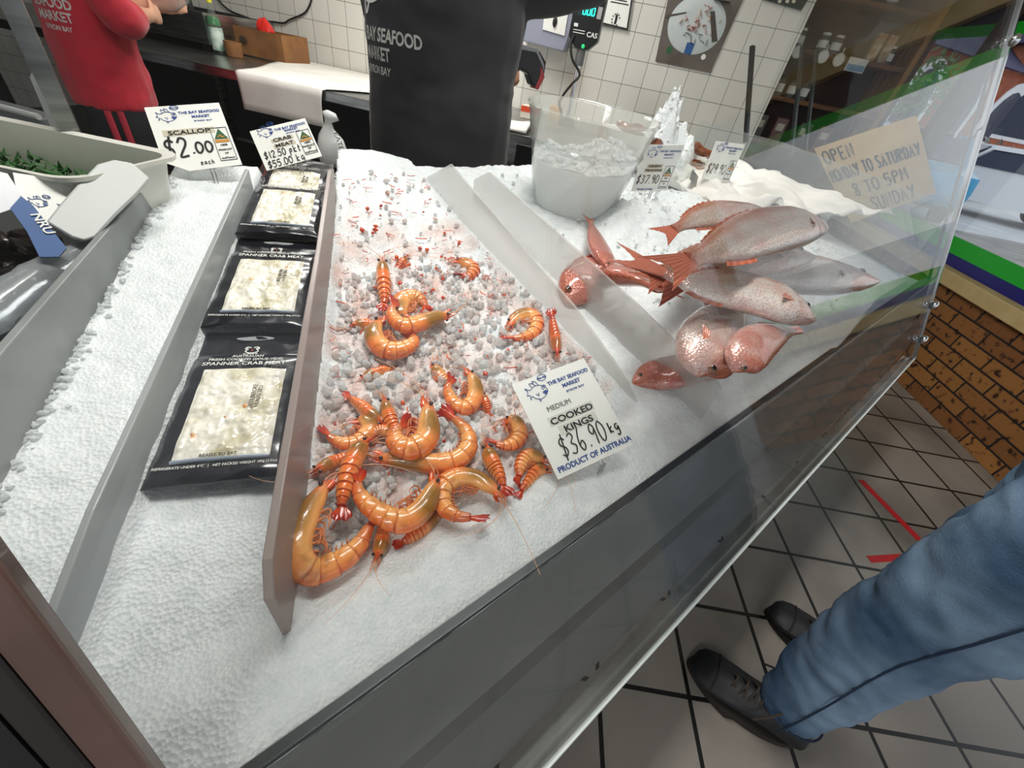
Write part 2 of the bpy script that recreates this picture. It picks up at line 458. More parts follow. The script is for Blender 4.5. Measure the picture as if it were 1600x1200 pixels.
# ceiling fluorescent fittings, where the lamps hang
for nm, loc, w in LIGHTS:
    t = thing('ceiling_light', loc + UP*.01, {'counter': 'long fluorescent ceiling fitting above the fish counter', 'bench': 'long fluorescent ceiling fitting above the staff bench', 'customers': 'long fluorescent ceiling fitting above the customer floor'}[nm], 'ceiling light', 'fluorescent ceiling fittings')
    MB().box(loc + Vector((-.68, -.13, .02)), loc + Vector((.68, .13, .04))).build('housing', 'white_plastic', t, smooth=False)
    for s in (-1, 1):
        MB().tube([loc + Vector((-.62, s*.06, .012)), loc + Vector((.62, s*.06, .012))], .012, 10).build('tube', mat('lamp_tube', 'FFFFFF', .4, emit='FFF8EC', estr=6), t)

# ------------------------------------------------------------------ street outside the window
room_box('street', 2.66, 60, -20, 70, -.2, -.08, mat('asphalt', 'DADBDC', .9, col2='C8CACC', nscale=2))
def outdoors(px, py, z=-.08): return on_z(px, py, z)
def street_house(p, w, d, h, yaw, wallm, label, roof, arch=False):
    t = thing('street_house', p, label, 'building', rot=Matrix.Rotation(math.radians(yaw), 3, 'Z'))
    M = t.matrix_world
    MB().box((-w/2, 0, 0), (w/2, d, h), M).build('wall', wallm, t, smooth=False)
    r = MB()
    r.add([M @ Vector(q) for q in ((-w/2-.4, -.4, h), (w/2+.4, -.4, h), (w/2+.4, d+.4, h), (-w/2-.4, d+.4, h), (-w/2-.4, d/2, h+roof), (w/2+.4, d/2, h+roof))], [(0,1,5,4), (2,3,4,5), (0,4,3), (1,2,5), (0,3,2,1)])
    r.build('roof', mat('roof_slate', '4A4A66', .7), t, smooth=False)
    for i in range(3):
        x = -w/2 + w*(i+.5)/3; ww, wh = w*.12, h*.42
        f = MB(); pts = [(x-ww, 0, h*.28), (x+ww, 0, h*.28)] + [(x+ww*math.cos(a), 0, h*.28+wh*.6+ww*1.3*math.sin(a)) for a in [PI*k/8 for k in range(9)]]
        f.slab([M @ Vector((a, -.03, c)) for a, b, c in pts], .08, M.to_3x3() @ Vector((0, 1, 0)))
        fo = f.build('window', mat('pale_trim', 'EDEDF0', .5), t, smooth=False)
        g = MB(); cx, cz = x, h*.28 + wh*.4
        g.slab([M @ Vector((cx+(a-cx)*.75, -.08, cz+(c-cz)*.8)) for a, b, c in pts], .02, M.to_3x3() @ Vector((0, 1, 0)))
        g.build('window_glass', mat('dark_pane', '28304A', .15), fo, smooth=False)
    if arch:
        MB().box((-w*.06, -.06, 0), (w*.06, 0, h*.25), M).build('door', mat('pale_trim', 'EDEDF0', .5), t, smooth=False)
    return t
street_house(outdoors(1625, 286), 12, 7, 6.5, -50, mat('pink_brick', 'B9745C', .85, col2='A8604A', nscale=3), 'pink brick building with arched windows across the street', 1.8, True)
street_house(outdoors(1440, 250), 13, 7, 5.0, -20, mat('red_brick', 'A65C40', .85, col2='96503A', nscale=3), 'low red brick house with slate roof seen through the window', 1.9)
def leafy(p, r, h, label, name, m, n=420, trunk=True, cat='tree'):
    t = thing(name, p, label, cat)
    rr = random.Random(int(p.x*100))
    mb = MB()
    for i in range(n):
        u = Vector((rr.gauss(0, 1), rr.gauss(0, 1), rr.gauss(0, 1))).normalized()*r*rr.uniform(.5, 1)
        c = p + UP*h + Vector((u.x, u.y, u.z*.8)); s = r*rr.uniform(.07, .15)
        a = Vector((rr.gauss(0, 1), rr.gauss(0, 1), rr.gauss(0, 1))).normalized(); b = a.orthogonal().normalized()
        mb.add([c + a*s, c + b*s*.45, c - a*s, c - b*s*.45], [(0, 1, 2, 3)])
    mb.build('foliage', m, t, smooth=False)
    k = MB(); k.tube([p, p + UP*h], [r*.07, r*.04], 8)
    for j in range(5):
        a = j*1.3; k.tube([p + UP*h*.6, p + UP*(h + r*.2) + Vector((math.cos(a), math.sin(a), 0))*r*.5], [r*.03, r*.01], 6)
    k.build('trunk', mat('bark', '6A5A4C', .9), t)
    return t
leafy(outdoors(1362, 248), 1.6, 3.0, 'round green tree beside the red brick house', 'street_tree', mat('leaf', '4E6B3C', .8, col2='7A9460', nscale=2))
for i, (x, y) in enumerate(((1350, 285), (1420, 296), (1490, 306))):
    leafy(outdoors(x, y), .95, .75, ['grey green hedge bush on the left along the far kerb', 'grey green hedge bush in the middle along the far kerb', 'grey green hedge bush on the right along the far kerb'][i], 'hedge_bush', mat('hedge_leaf', 'A3A69C', .8, col2='6E7268', nscale=4), 500, cat='bush')
def car(p, yaw, paint, label):
    t = thing('car', p, label, 'car', 'parked cars', rot=Matrix.Rotation(math.radians(yaw), 3, 'Z')); M = t.matrix_world
    prof = [(-2.1, .35), (-2.15, .62), (-2.0, .86), (-1.2, .93), (-.75, 1.38), (.75, 1.44), (1.65, .98), (2.1, .9), (2.15, .55), (2.05, .3)]
    b = MB()
    rings = [[M @ Vector((x, y, .3 + (z-.3)*(1 if abs(y) < .7 else (.93 if z > 1 else 1)))) for x, z in prof] for y in (-.86, -.8, .8, .86)]
    rings[0] = [M @ Vector((x*.98, -.86 if z < 1 else -.72, z)) for x, z in prof]; rings[3] = [M @ Vector((x*.98, .86 if z < 1 else .72, z)) for x, z in prof]
    b.loft(rings).build('body', paint, t, auto=50)
    for y in (-.875, .875):
        yy = y*.93
        MB().slab([M @ Vector(q) for q in ((-1.05, y, .98), (-.68, yy*.92, 1.33), (.68, yy*.92, 1.38), (1.35, y, 1.0))], .02).build('side_window', mat('dark_pane'), t, smooth=False)
        for x in (-1.35, 1.35):
            W = M @ Matrix.Translation((x, y*.93, .32)) @ Matrix.Rotation(PI/2, 4, 'X')
            MB().lathe([(.02, -.1), (.32, -.1), (.32, .1), (.02, .1)], 20, W).build('wheel', 'black_rubber', t)
            MB().lathe([(.02, -.11), (.19, -.11), (.19, .11), (.02, .11)], 16, W).build('hubcap', 'steel', t)
    for x0, x1, z0, z1, nm in ((-1.17, -.77, .98, 1.35, 'rear_window'), (.80, 1.58, 1.40, 1.03, 'windscreen')):
        MB().slab([M @ Vector((x0, -.66, z0)), M @ Vector((x0, .66, z0)), M @ Vector((x1, .6, z1)), M @ Vector((x1, -.6, z1))], .03).build(nm, mat('dark_pane'), t, smooth=False)
    for y in (-.6, .6): MB().ball(M @ Vector((2.1, y, .72)), (.08, .14, .08)).build('headlight', 'white_plastic', t)
    return t
car(outdoors(1372, 312), 20, mat('blue_paint', '3E9CC8', .25, .2, coat=.6), 'light blue car parked behind the brown opening-hours sign')
car(outdoors(1520, 335), -70, mat('white_paint', 'E2E4E8', .25, coat=.6), 'white car parked beside the pink brick building')
# ================================================================== FISH COUNTER
ALPHA = math.radians(22.5)
YG, ZG = -.0233, .583              # bottom edge of the sloping front glass
def gy(z): return YG + (z - ZG)*math.tan(ALPHA)
X0, X1 = -1.35, 2.10
GX = -.092                         # the joint post by the camera
ctr = thing('display_counter', (.4, .5, 0), 'long refrigerated fish counter with sloping glass front and grey metal base', 'display counter')
def part(mb, name, m, parent=None, **kw): return mb.build(name, m, parent or ctr, **kw)
part(MB().box((X0, .12, .06), (X1, .98, .60)), 'base_cabinet', 'dark_steel', smooth=False, bevel=.006)
# front apron: lip under the ice, upright face, then a fold running back under
ap = MB()
prof = [(.104, .862), (.094, .855), (.074, .800), (.064, .775), (.058, .764), (.060, .752), (.100, .748), (.098, .735), (.050, .722), (.016, .640), (.012, .600), (.05, .585), (.12, .585), (.12, .60), (.13, .84)]
ap.loft([[Vector((x, y, z)) for y, z in prof] for x in (X0, .3, 1.2, X1)])
part(ap, 'front_apron', 'case_front', auto=25)
part(MB().box((X0, .098, .838), (X1, .106, .868)), 'tray_lip', 'gunmetal', smooth=False)
part(MB().box((X0, .11, .60), (X1, .97, .835)), 'ice_tray', 'steel', smooth=False)
part(MB().box((X0, .955, .835), (X1, .985, .985)), 'rear_rail', 'steel', smooth=False, bevel=.004)
n = Vector((0, -math.cos(ALPHA), math.sin(ALPHA)))
T = .008
def gl_slab(x0, x1, z0, z1):
    return MB().slab([(x0, gy(z0), z0), (x1, gy(z0), z0), (x1, gy(z1), z1), (x0, gy(z1), z1)], T, n)
part(gl_slab(GX, X1, ZG, 1.75), 'front_glass', 'case_glass', smooth=False)
# ground bottom edge of the pane in its clear channel
part(MB().tube([(GX, YG - .003, ZG), (X1, YG - .003, ZG)], .0035, 8), 'glass_edge', mat('ground_edge', 'DDE6E2', .2, spec=.8))
part(MB().box((GX, YG - .006, ZG - .016), (X1, YG + .03, ZG - .005)), 'bottom_rail', 'steel', smooth=False)
# joint post in the slope of the glass next to the camera
def slope_post(x0, x1, z0, z1, th, name, m):
    return part(MB().slab([(x0, gy(z0), z0), (x1, gy(z0), z0), (x1, gy(z1), z1), (x0, gy(z1), z1)], th, n), name, m, smooth=False, bevel=.002)
slope_post(-.1065, -.0925, ZG, 1.75, .016, 'glass_post', mat('post_reflection', '7A625A', .42, .5, col2='5E4A44', nscale=5))  # brown reflection of a hand put into the metal's colour
slope_post(-.118, -.107, ZG, 1.75, .012, 'post_flange', mat('flange', '3A3634', .5, .5))
part(MB().slab([(X0, gy(ZG), ZG), (-.1185, gy(ZG), ZG), (-.1185, gy(1.75), 1.75), (X0, gy(1.75), 1.75)], .012, n), 'end_panel', mat('dark_panel', '131416', .4), smooth=False)
# far corner: end glass square to the front, chromed corner joint with clear clips
part(MB().slab([(X1, gy(ZG) + .01, ZG), (X1, gy(1.75) + .01, 1.75), (X1, .98, 1.75), (X1, .98, ZG)], T), 'end_glass', 'case_glass', smooth=False)
part(MB().slab([(X1 - .006, gy(ZG), ZG), (X1 + .014, gy(ZG), ZG), (X1 + .014, gy(1.75), 1.75), (X1 - .006, gy(1.75), 1.75)], .014, n), 'corner_joint', mat('chrome', 'D8DADC', .12, 1.0), smooth=False)
part(MB().slab([(X1 - .03, gy(ZG) + .02, ZG), (X1 - .012, gy(ZG) + .02, ZG), (X1 - .012, gy(1.75) + .02, 1.75), (X1 - .03, gy(1.75) + .02, 1.75)], .006, n), 'corner_seal', mat('brown_seal', '3A2420', .6), smooth=False)
for z in (.66, .78, 1.5):
    part(MB().ball((X1 - .004, gy(z) - .014, z), (.016, .012, .016)), 'glass_clip', 'chrome')
# rear uprights
part(MB().box((-.086, .955, .98), (-.064, .977, 1.75)), 'rear_post', 'steel', smooth=False)
SL = Vector((0, .423, .906))
for (x0, y0), (x1, y1), w_ in (((1165, 222), (1176, 72), .012), ((1236, 242), (1251, 70), .013), ((1258, 236), (1273, 74), .010)):
    b_ = on_plane(x0, y0, (0, .945, 0), Vector((0, 1, 0))); n_ = SL.cross(Vector((1, 0, 0)))
    t_ = on_plane(x1, y1, b_, n_); t_ = b_ + SL*(t_ - b_).dot(SL)
    part(MB().slab([b_ - Vector((w_, 0, 0)), b_ + Vector((w_, 0, 0)), t_ + Vector((w_, 0, 0)), t_ - Vector((w_, 0, 0))], .012, n_), 'rear_glass_edge', 'gunmetal', smooth=False)
part(MB().box((X0, .955, 1.75), (X1, .985, 1.78)), 'top_rail', 'steel', smooth=False)
# ------------------------------------------------------------------ crushed ice
rng = np.random.default_rng(3)
NXI, NYI = 330, 190
iv, ic = [], []
for j in range(NYI + 1):
    y = lerp(ICE_Y0, ICE_Y1, j/NYI)
    for i in range(NXI + 1):
        xl = xD0(y) + .002
        u = i/NXI
        x = xl + (1.62 - xl)*(u**1.12)
        z = bed(x, y)
        prawn = sm(0, .012, x - xD2(y))*sm(0, .012, XD3 - x)*sm(.185, .235, y - .018*noise.noise(Vector((x*26, 0, 3))))*(1 - sm(.60, .82, y + .05*noise.noise(Vector((x*9, y*9, 1)))))
        fish = sm(.61, .66, x)*(1 - sm(1.25, 1.5, x))
        q = Vector((x, y, 0))
        g = noise.noise(q*55)*.0022 + noise.noise(q*120)*.0011 + noise.noise(q*22)*.0030
        rough = abs(noise.noise(q*75))*.009 - .002 + noise.noise(q*150)*.0022
        lumps = noise.noise(q*11 + Vector((4, 0, 0)))*.012 + abs(noise.noise(q*38))*.006
        front = sm(.09, .16, y)
        z += g*.75*(.45 + .55*front) + rough*prawn*1.3 + lumps*fish*front*.9
        # ice touches the glass in front and heaps against the panels
        if y < .10: z -= (.10 - y)*.2
        y2 = y + noise.noise(q*40)*.0015*front
        y2 = max(y2, gy(z) + .0065)
        iv.append(Vector((x, y2, z)))
        st = prawn*min(1, max(0, .24 + .7*noise.noise(q*24 + Vector((0, 0, 9)))))
        ic.append((st, st*.4, 0, 1))
fi = [(j*(NXI+1)+i, j*(NXI+1)+i+1, (j+1)*(NXI+1)+i+1, (j+1)*(NXI+1)+i) for j in range(NYI) for i in range(NXI)]
def ice_mat(name, base, stain, bump=.42):
    m = bpy.data.materials.new(name); m.use_nodes = True; MATS[name] = m
    t = m.node_tree; b = t.nodes['Principled BSDF']; L = t.links.new
    tc = nn(t, 'ShaderNodeTexCoord')
    n1 = nn(t, 'ShaderNodeTexNoise', Scale=70, Detail=6.0, Roughness=.65); L(tc.outputs['Object'], n1.inputs[0])
    vo = nn(t, 'ShaderNodeTexVoronoi', Scale=290); L(tc.outputs['Object'], vo.inputs['Vector'])
    r1 = nn(t, 'ShaderNodeMapRange'); r1.inputs[1].default_value, r1.inputs[2].default_value = .3, .7; L(n1.outputs[0], r1.inputs[0])
    mx = nn(t, 'ShaderNodeMix', data_type='RGBA'); L(r1.outputs[0], mx.inputs['Factor'])
    mx.inputs['A'].default_value = lin(base[0]); mx.inputs['B'].default_value = lin(base[1])
    a = nn(t, 'ShaderNodeAttribute', attribute_name='stain'); sp = nn(t, 'ShaderNodeSeparateColor'); L(a.outputs['Color'], sp.inputs[0])
    m2 = nn(t, 'ShaderNodeMix', data_type='RGBA'); L(sp.outputs[0], m2.inputs['Factor']); L(mx.outputs['Result'], m2.inputs['A']); m2.inputs['B'].default_value = lin(stain)
    L(m2.outputs['Result'], b.inputs['Base Color'])
    b.inputs['Roughness'].default_value = .22; b.inputs['IOR'].default_value = 1.31
    b.inputs['Subsurface Weight'].default_value = .35; b.inputs['Subsurface Radius'].default_value = (1, 1.1, 1.2); b.inputs['Subsurface Scale'].default_value = .012
    ad = nn(t, 'ShaderNodeMath', operation='ADD'); L(n1.outputs[0], ad.inputs[0]); L(vo.outputs['Distance'], ad.inputs[1])
    bp = nn(t, 'ShaderNodeBump', Strength=bump, Distance=.0035); L(ad.outputs[0], bp.inputs['Height']); L(bp.outputs[0], b.inputs['Normal'])
    return m
ice_mat('ice', ('EEF2F3', 'DDE4E6'), 'C58468')
iw = ice_mat('ice_wet', ('F6F8F8', 'E4EAEA'), 'D49A80', .5)
iw.node_tree.nodes['Principled BSDF'].inputs['Subsurface Weight'].default_value = 0
iw.node_tree.nodes['Principled BSDF'].inputs['Roughness'].default_value = .3
_t = iw.node_tree; _tr = nn(_t, 'ShaderNodeBsdfTranslucent'); _tr.inputs[0].default_value = lin('F4F6F6'); _mx = nn(_t, 'ShaderNodeMixShader'); _mx.inputs[0].default_value = .58
_o = _t.nodes['Material Output']; _t.links.new(_t.nodes['Principled BSDF'].outputs[0], _mx.inputs[1]); _t.links.new(_tr.outputs[0], _mx.inputs[2]); _t.links.new(_mx.outputs[0], _o.inputs[0])
ib = MB(); ib.add(iv, fi, ic)
ice = ib.build('crushed_ice', 'ice', None, auto=0, attr='stain', origin=(.4, .5, .86))
tag(ice, 'bed of crushed white ice filling the sloping counter', 'ice', kind='stuff')
for poly in ice.data.polygons: poly.use_smooth = True

def chip(mb, c, s, rr, col=None):
    """One broken bit of ice: a squashed, cut octahedron."""
    Q = Quaternion((rr.gauss(0, 1), rr.gauss(0, 1), rr.gauss(0, 1), rr.gauss(0, 1))); Q.normalize(); M = Q.to_matrix()
    k = [Vector((rr.uniform(.6, 1), 0, 0)), Vector((0, rr.uniform(.5, 1), 0)), Vector((-rr.uniform(.6, 1), 0, 0)), Vector((0, -rr.uniform(.5, 1), 0))]
    top = [p*.62 + Vector((0, 0, rr.uniform(.3, .6))) for p in k]; bot = [p*.7 - Vector((0, 0, rr.uniform(.25, .5))) for p in k]
    mb.loft([[c + M @ (p*s) for p in r] for r in (bot, k, top)], True, col)
rr = random.Random(11)
cb = MB()
for i in range(2100):
    y = rr.uniform(.215, .84); x = rr.uniform(xD2(y) + .012, XD3 - .008)
    if y > .60 and rr.random() < .90: continue
    s = rr.choice([.003, .004, .005, .006, .007, .009]) * (1.2 if y < .5 else .85)
    st = max(0, min(.8, rr.gauss(.26, .20)))
    chip(cb, Vector((x, y, bed(x, y) + s*.35 + .002)), s, rr, (st, 0, 0, 1))
for i in range(500):
    y = rr.uniform(.16, .9); x = rr.uniform(.60, 1.5)
    s = rr.choice([.003, .004, .005, .007])
    chip(cb, Vector((x, y, bed(x, y) + s*.4 + .003)), s, rr, (0, 0, 0, 1))
for i in range(260):                               # along the foot of the tub panel and the open front bank
    y = rr.uniform(.12, .9); x = xD0(y) + abs(rr.gauss(0, .006)) + .003
    chip(cb, Vector((x, y, bed(x, y) + .001)), rr.uniform(.003, .006), rr, (0, 0, 0, 1))
co = cb.build('ice_chips', 'ice_wet', None, smooth=False, attr='stain', origin=(.4, .5, .9))
tag(co, 'loose broken chips of clear ice lying among the prawns and fish', 'ice', kind='stuff')

# ------------------------------------------------------------------ dividers
def divider(x_of_y, ys, tops, foot, thick, m, label, name='divider'):
    """Upright sheet standing in the ice along a straight line; tops: (y, z) of its upper edge."""
    d = Vector((x_of_y(1) - x_of_y(0), 1, 0)).normalized(); nr = Vector((d.y, -d.x, 0))
    pts = [Vector((x_of_y(y), y, z)) for y, z in tops]
    low = [Vector((x_of_y(y), y, bed(x_of_y(y), y) - foot)) for y in (tops[-1][0], tops[0][0])]
    o = MB().slab(pts + low, thick, nr).build(name, m, None, smooth=False, bevel=.0012, origin=(pts[0] + pts[-1])/2 - UP*.1)
    return tag(o, label, 'divider', 'plastic dividers standing in the ice')
def bz(x_of_y, y): return .861 + .1763*(y - .0917)
divider(xD1, None, [(y, bz(xD1, y) + h) for y, h in ((.205, .0), (.225, .016), (.247, .025), (.31, .031), (.425, .029), (.625, .027), (.87, .025))], .05, .006, 'divider_grey', 'grey plastic divider between the empty ice and the crab meat packs')
divider(xD2, None, [(y, bz(xD2, y) + h) for y, h in ((.168, .060), (.185, .078), (.224, .078), (.305, .074), (.42, .071), (.56, .064), (.77, .066), (.80, .055))], .08, .007, frosted('divider_rose', 'B7A8A2', .06, .25), 'pale plastic divider between the crab meat packs and the prawns')
divider(lambda y: XD3, None, [(y, bz(None, y) + h) for y, h in ((.187, -.01), (.229, .014), (.265, .024), (.304, .033), (.365, .046), (.505, .058), (.755, .083), (.847, .018))], .06, .005, 'divider_milk', 'milky plastic divider standing between the prawns and an empty gap')
d4 = [on_plane(x, y, (XD4, 0, 0), Vector((1, 0, 0))) for x, y in ((1127, 606), (1118, 590), (1080, 556), (1000, 478), (900, 388), (765, 268), (742, 280))]
divider(lambda y: XD4, None, [(q.y, q.z) for q in d4], .07, .005, 'divider_milk', 'milky plastic divider standing next to the whole fish, farthest right')
divider(xD0, None, [(y, bz(xD0, y) + h) for y, h in ((.20, .075), (.467, .062), (.65, .044), (.882, .022))], .09, .008, mat('panel_grey', '9A9D9C', .4, .1, col2='7E8282', nscale=9), 'grey panel on the left dividing the white tub from the ice', 'divider')
# clear acrylic end plate of the ice bed
o = MB().slab([(1.60, .135, .87), (1.60, .15, 1.12), (1.60, .62, 1.16), (1.60, .93, 1.16), (1.60, .93, .9)], .005).build('end_plate', 'acrylic', smooth=False)
tag(o, 'clear acrylic end plate behind the whole fish', 'end plate')
# ================================================================== CRAB MEAT PACKS
mat('pouch_black', '15161C', .22, col2='1E2028', nscale=14, bump=.25, bscale=30, coat=.5)
mat('crab_flesh', 'F2EFE2', .4, col2='C2B890', nscale=42, ndetail=6, lo=.46, hi=.74, bump=.5, bscale=90, coat=.6)
mat('crab_orange', 'D9822E', .4, col2='EBC89A', nscale=90, coat=.5)
PW, PH = .132, .218
def crab_pack(o, ax, ay, label, i):
    M = frame(o, ax, ay)             # origin at the lower right corner, x to the left edge is negative
    t = thing('crab_meat_pack', M @ Vector((-PW/2, PH/2, 0)), label, 'crab meat pack', 'crab meat packs in a row', rot=M.to_3x3())
    r = random.Random(40 + i)
    def hgt(u, v):
        e = min(u, 1-u, v, 1-v)
        body = max(0, 1 - ((u-.5)/.43)**4)*max(0, 1 - ((v-.40)/.40)**4)
        return .0015 + .0085*max(0, body)**.5*1.0 + noise.noise(Vector((u*7, v*11, i*3.1)))*.0016*(1 if e > .03 else .4)
    def P(u, v, dz=0.0): 
        w = noise.noise(Vector((u*3, v*5, i)))*.0012
        return M @ Vector((-PW + PW*u + w*(1 if v in (0, 1) else 0), PH*v + noise.noise(Vector((u*6, i, 2)))*.0015*(v in (0, 1)), hgt(u, v) + dz))
    k = MB(); k.grid(lambda u, v: P(u, v), 40, 60)
    k.build('pouch', 'pouch_black', t, auto=0, solid=.0008)
    wu0, wu1, wv0, wv1 = .20, .83, .10, .665
    f = MB()
    def F(a, b):
        u, v = lerp(wu0, wu1, a), lerp(wv0, wv1, b)
        e = sm(0, .06, min(a, 1-a, b, 1-b))
        q = Vector((u*9, v*14, i*7.3))
        return P(u, v, .0008 + e*(.0022 + .0030*noise.noise(q) + .0030*abs(noise.noise(q*2.1)) - .0008))
    f.grid(F, 50, 64); f.build('crab_meat', 'crab_flesh', t, auto=0)
    for (a, b, s) in [(.52, .42, .05), (.60, .40, .02), (.86, .93, .06), (.34, .30, .025)][:3 if i else 4]:
        a, b = (a + .13*i) % .8 + .1, (b + .31*i) % .8 + .1
        g = MB()
        g.grid(lambda x, y: F(a + (x-.5)*s*1.5 + .012*noise.noise(Vector((x*4, y*4, i))), b + (y-.5)*s*1.2) + M.to_3x3() @ Vector((0, 0, .0007 - .0012*((x-.5)**2 + (y-.5)**2)*4)), 8, 8)
        g.build('brown_crab_morsel', 'crab_orange', t, auto=0)
    # clear window seal and the shiny rib along its foot
    s = MB(); s.tube([P(lerp(wu0, wu1, a/12), wv0 + .004, .0012) for a in range(13)], .0022, 8); s.build('window_seal', mat('seal_film', 'A9B7C9', .12, .3, coat=1), t)
    # hang hole
    hh = MB(); pts = [P(.5 + .16*math.cos(a), .945 + .018*math.sin(a), .0006) for a in [2*PI*j/24 for j in range(24)]]
    hh.slab(pts, .0006); hh.build('hang_hole', mat('slot_grey', '9EA2A4', .5), t, smooth=False)
    # printing
    def at(u, v, lift=.0012): 
        p = P(u, v, lift); return frame(p, M.to_3x3() @ Vector((1, 0, 0)), M.to_3x3() @ Vector((0, 1, (hgt(u, v+.02) - hgt(u, v-.02))/.04/PH)))
    w = MB()
    lettering(w, 'SPANNER CRAB MEAT', at(.50, .684, .0036), .0088, .98, .006)
    lettering(w, 'FRESH COOKED (SOUS-VIDE)', at(.50, .728, .0036), .0058, 1.02, .01)
    lettering(w, 'AUSTRALIAN', at(.50, .759, .0032), .0056, 1.0, .01)
    lettering(w, 'ceas', at(.50, .794, .0026), .0085, 1.1, .01)
    w.build('title_print', 'print_white', t, smooth=False); w = MB()
    lettering(w, 'REFRIGERATE UNDER 4\u00b0C   |   NET PACKED WEIGHT 100g (3.5oz)', at(.50, .068, .0020), .0036, 1.0, .008)
    w.build('storage_print', 'print_white', t, smooth=False); w = MB()
    Q = at(.50, .842, .0024)
    for s_ in (-1, 1):            # the little crab badge: two claws over a bowed shell
        stroke(w, [(s_*.0015, .004), (s_*.0055, .0055), (s_*.0075, .003), (s_*.0058, .0005), (s_*.007, -.0025), (s_*.003, -.0052), (0, -.0056)], Q, .0013, smooth=14)
        stroke(w, [(s_*.007, .0045), (s_*.0045, .002), (s_*.0052, .0002)], Q, .0010, smooth=6)
    w.build('crab_badge', 'print_white', t, smooth=False)
    rd = MB(); stroke(rd, [(0, .002), (0, -.002)], Q, .0012); rd.build('red_logo_mark', mat('print_red', 'B02020', .5), t, smooth=False)
    b = MB(); lettering(b, 'READY TO EAT', at(.5, .112, .0042), .0042, 1.1, .012)
    b.build('serving_print', MATS['print_black'], t, smooth=False); b = MB()
    R_ = at(.66, .36, .0088) @ Matrix.Rotation(PI/2, 4, 'Z'); lettering(b, 'BEST BEFORE', R_, .0062, .95, 0, align='LEFT'); lettering(b, '14 AUG 2021', at(.70, .36, .0088) @ Matrix.Rotation(PI/2, 4, 'Z'), .0062, .95, 0, align='LEFT')
    b.build('date_print', mat('ink_brown', '5E5648', .6), t, smooth=False)
    return t
pk = [(Vector((.003, .2989)), .022), (Vector((.0905, .4925)), .026), (Vector((.1745, .682)), .030), (Vector((.218, .775)), .036)]
names = ['black crab meat pack nearest the front glass, whole front showing', 'black crab meat pack second from the front, right behind the nearest pack', 'black crab meat pack third from the front, second from the back of the row', 'black crab meat pack at the back under its price card, only a strip showing']
for i, (q, lift) in enumerate(pk):
    y = q.y; ydir = Vector((.4005, .9163, 0)); xdir = Vector((.9163, -.4005, 0))
    tilt = .1763*.9163 - .035
    o = Vector((xD2(y) - .012, y, bed(xD2(y) - .05, y + .02) + (.014 + .004*i if i < 3 else .010)))
    crab_pack(o, xdir, ydir + UP*tilt + UP*(.03 if i == 3 else 0), names[i], i)

# ================================================================== PRICE CARDS
FISHLOGO = [[(.02, .45), (.10, .60), (.05, .78), (.20, .64), (.38, .74), (.58, .72), (.74, .58), (.80, .42), (.74, .30), (.60, .16), (.42, .12), (.26, .22), (.17, .36), (.08, .22), (.12, .42), (.02, .45)],
            [(.30, .72), (.27, .92), (.40, .86), (.46, .74)], [(.42, .86), (.40, .98), (.52, .90), (.56, .74)], [(.34, .40), (.42, .28), (.44, .42)],
            [(.62, .56), (.68, .62), (.72, .54), (.66, .48), (.62, .56)], [(.66, .62), (.74, .66), (.80, .58)], [(.36, .12), (.38, .02), (.44, .11)]]
def fish_logo(lines, fill, M, s, w):
    """The shop's line-drawn fish, s wide."""
    for ln in FISHLOGO: stroke(lines, [(x*s, y*s*.8) for x, y in ln], M, w, smooth=len(ln)*4)
    fill.add([M @ Vector((x*s, y*s*.8, .0004)) for x, y in ((.58, .38), (.72, .42), (.80, .34), (.70, .22), (.62, .28))], [(0, 1, 2, 3, 4)])
    stroke(fill, [(s*(.80 + .17*math.cos(a)), s*.8*(1.0 + .14*math.sin(a))) for a in [2*PI*k/16 for k in range(17)]], M, w)
    lettering(fill, 'Bite Me', M @ Matrix.Translation((s*.80, s*.765, 0)), s*.10, 1.0, .02)
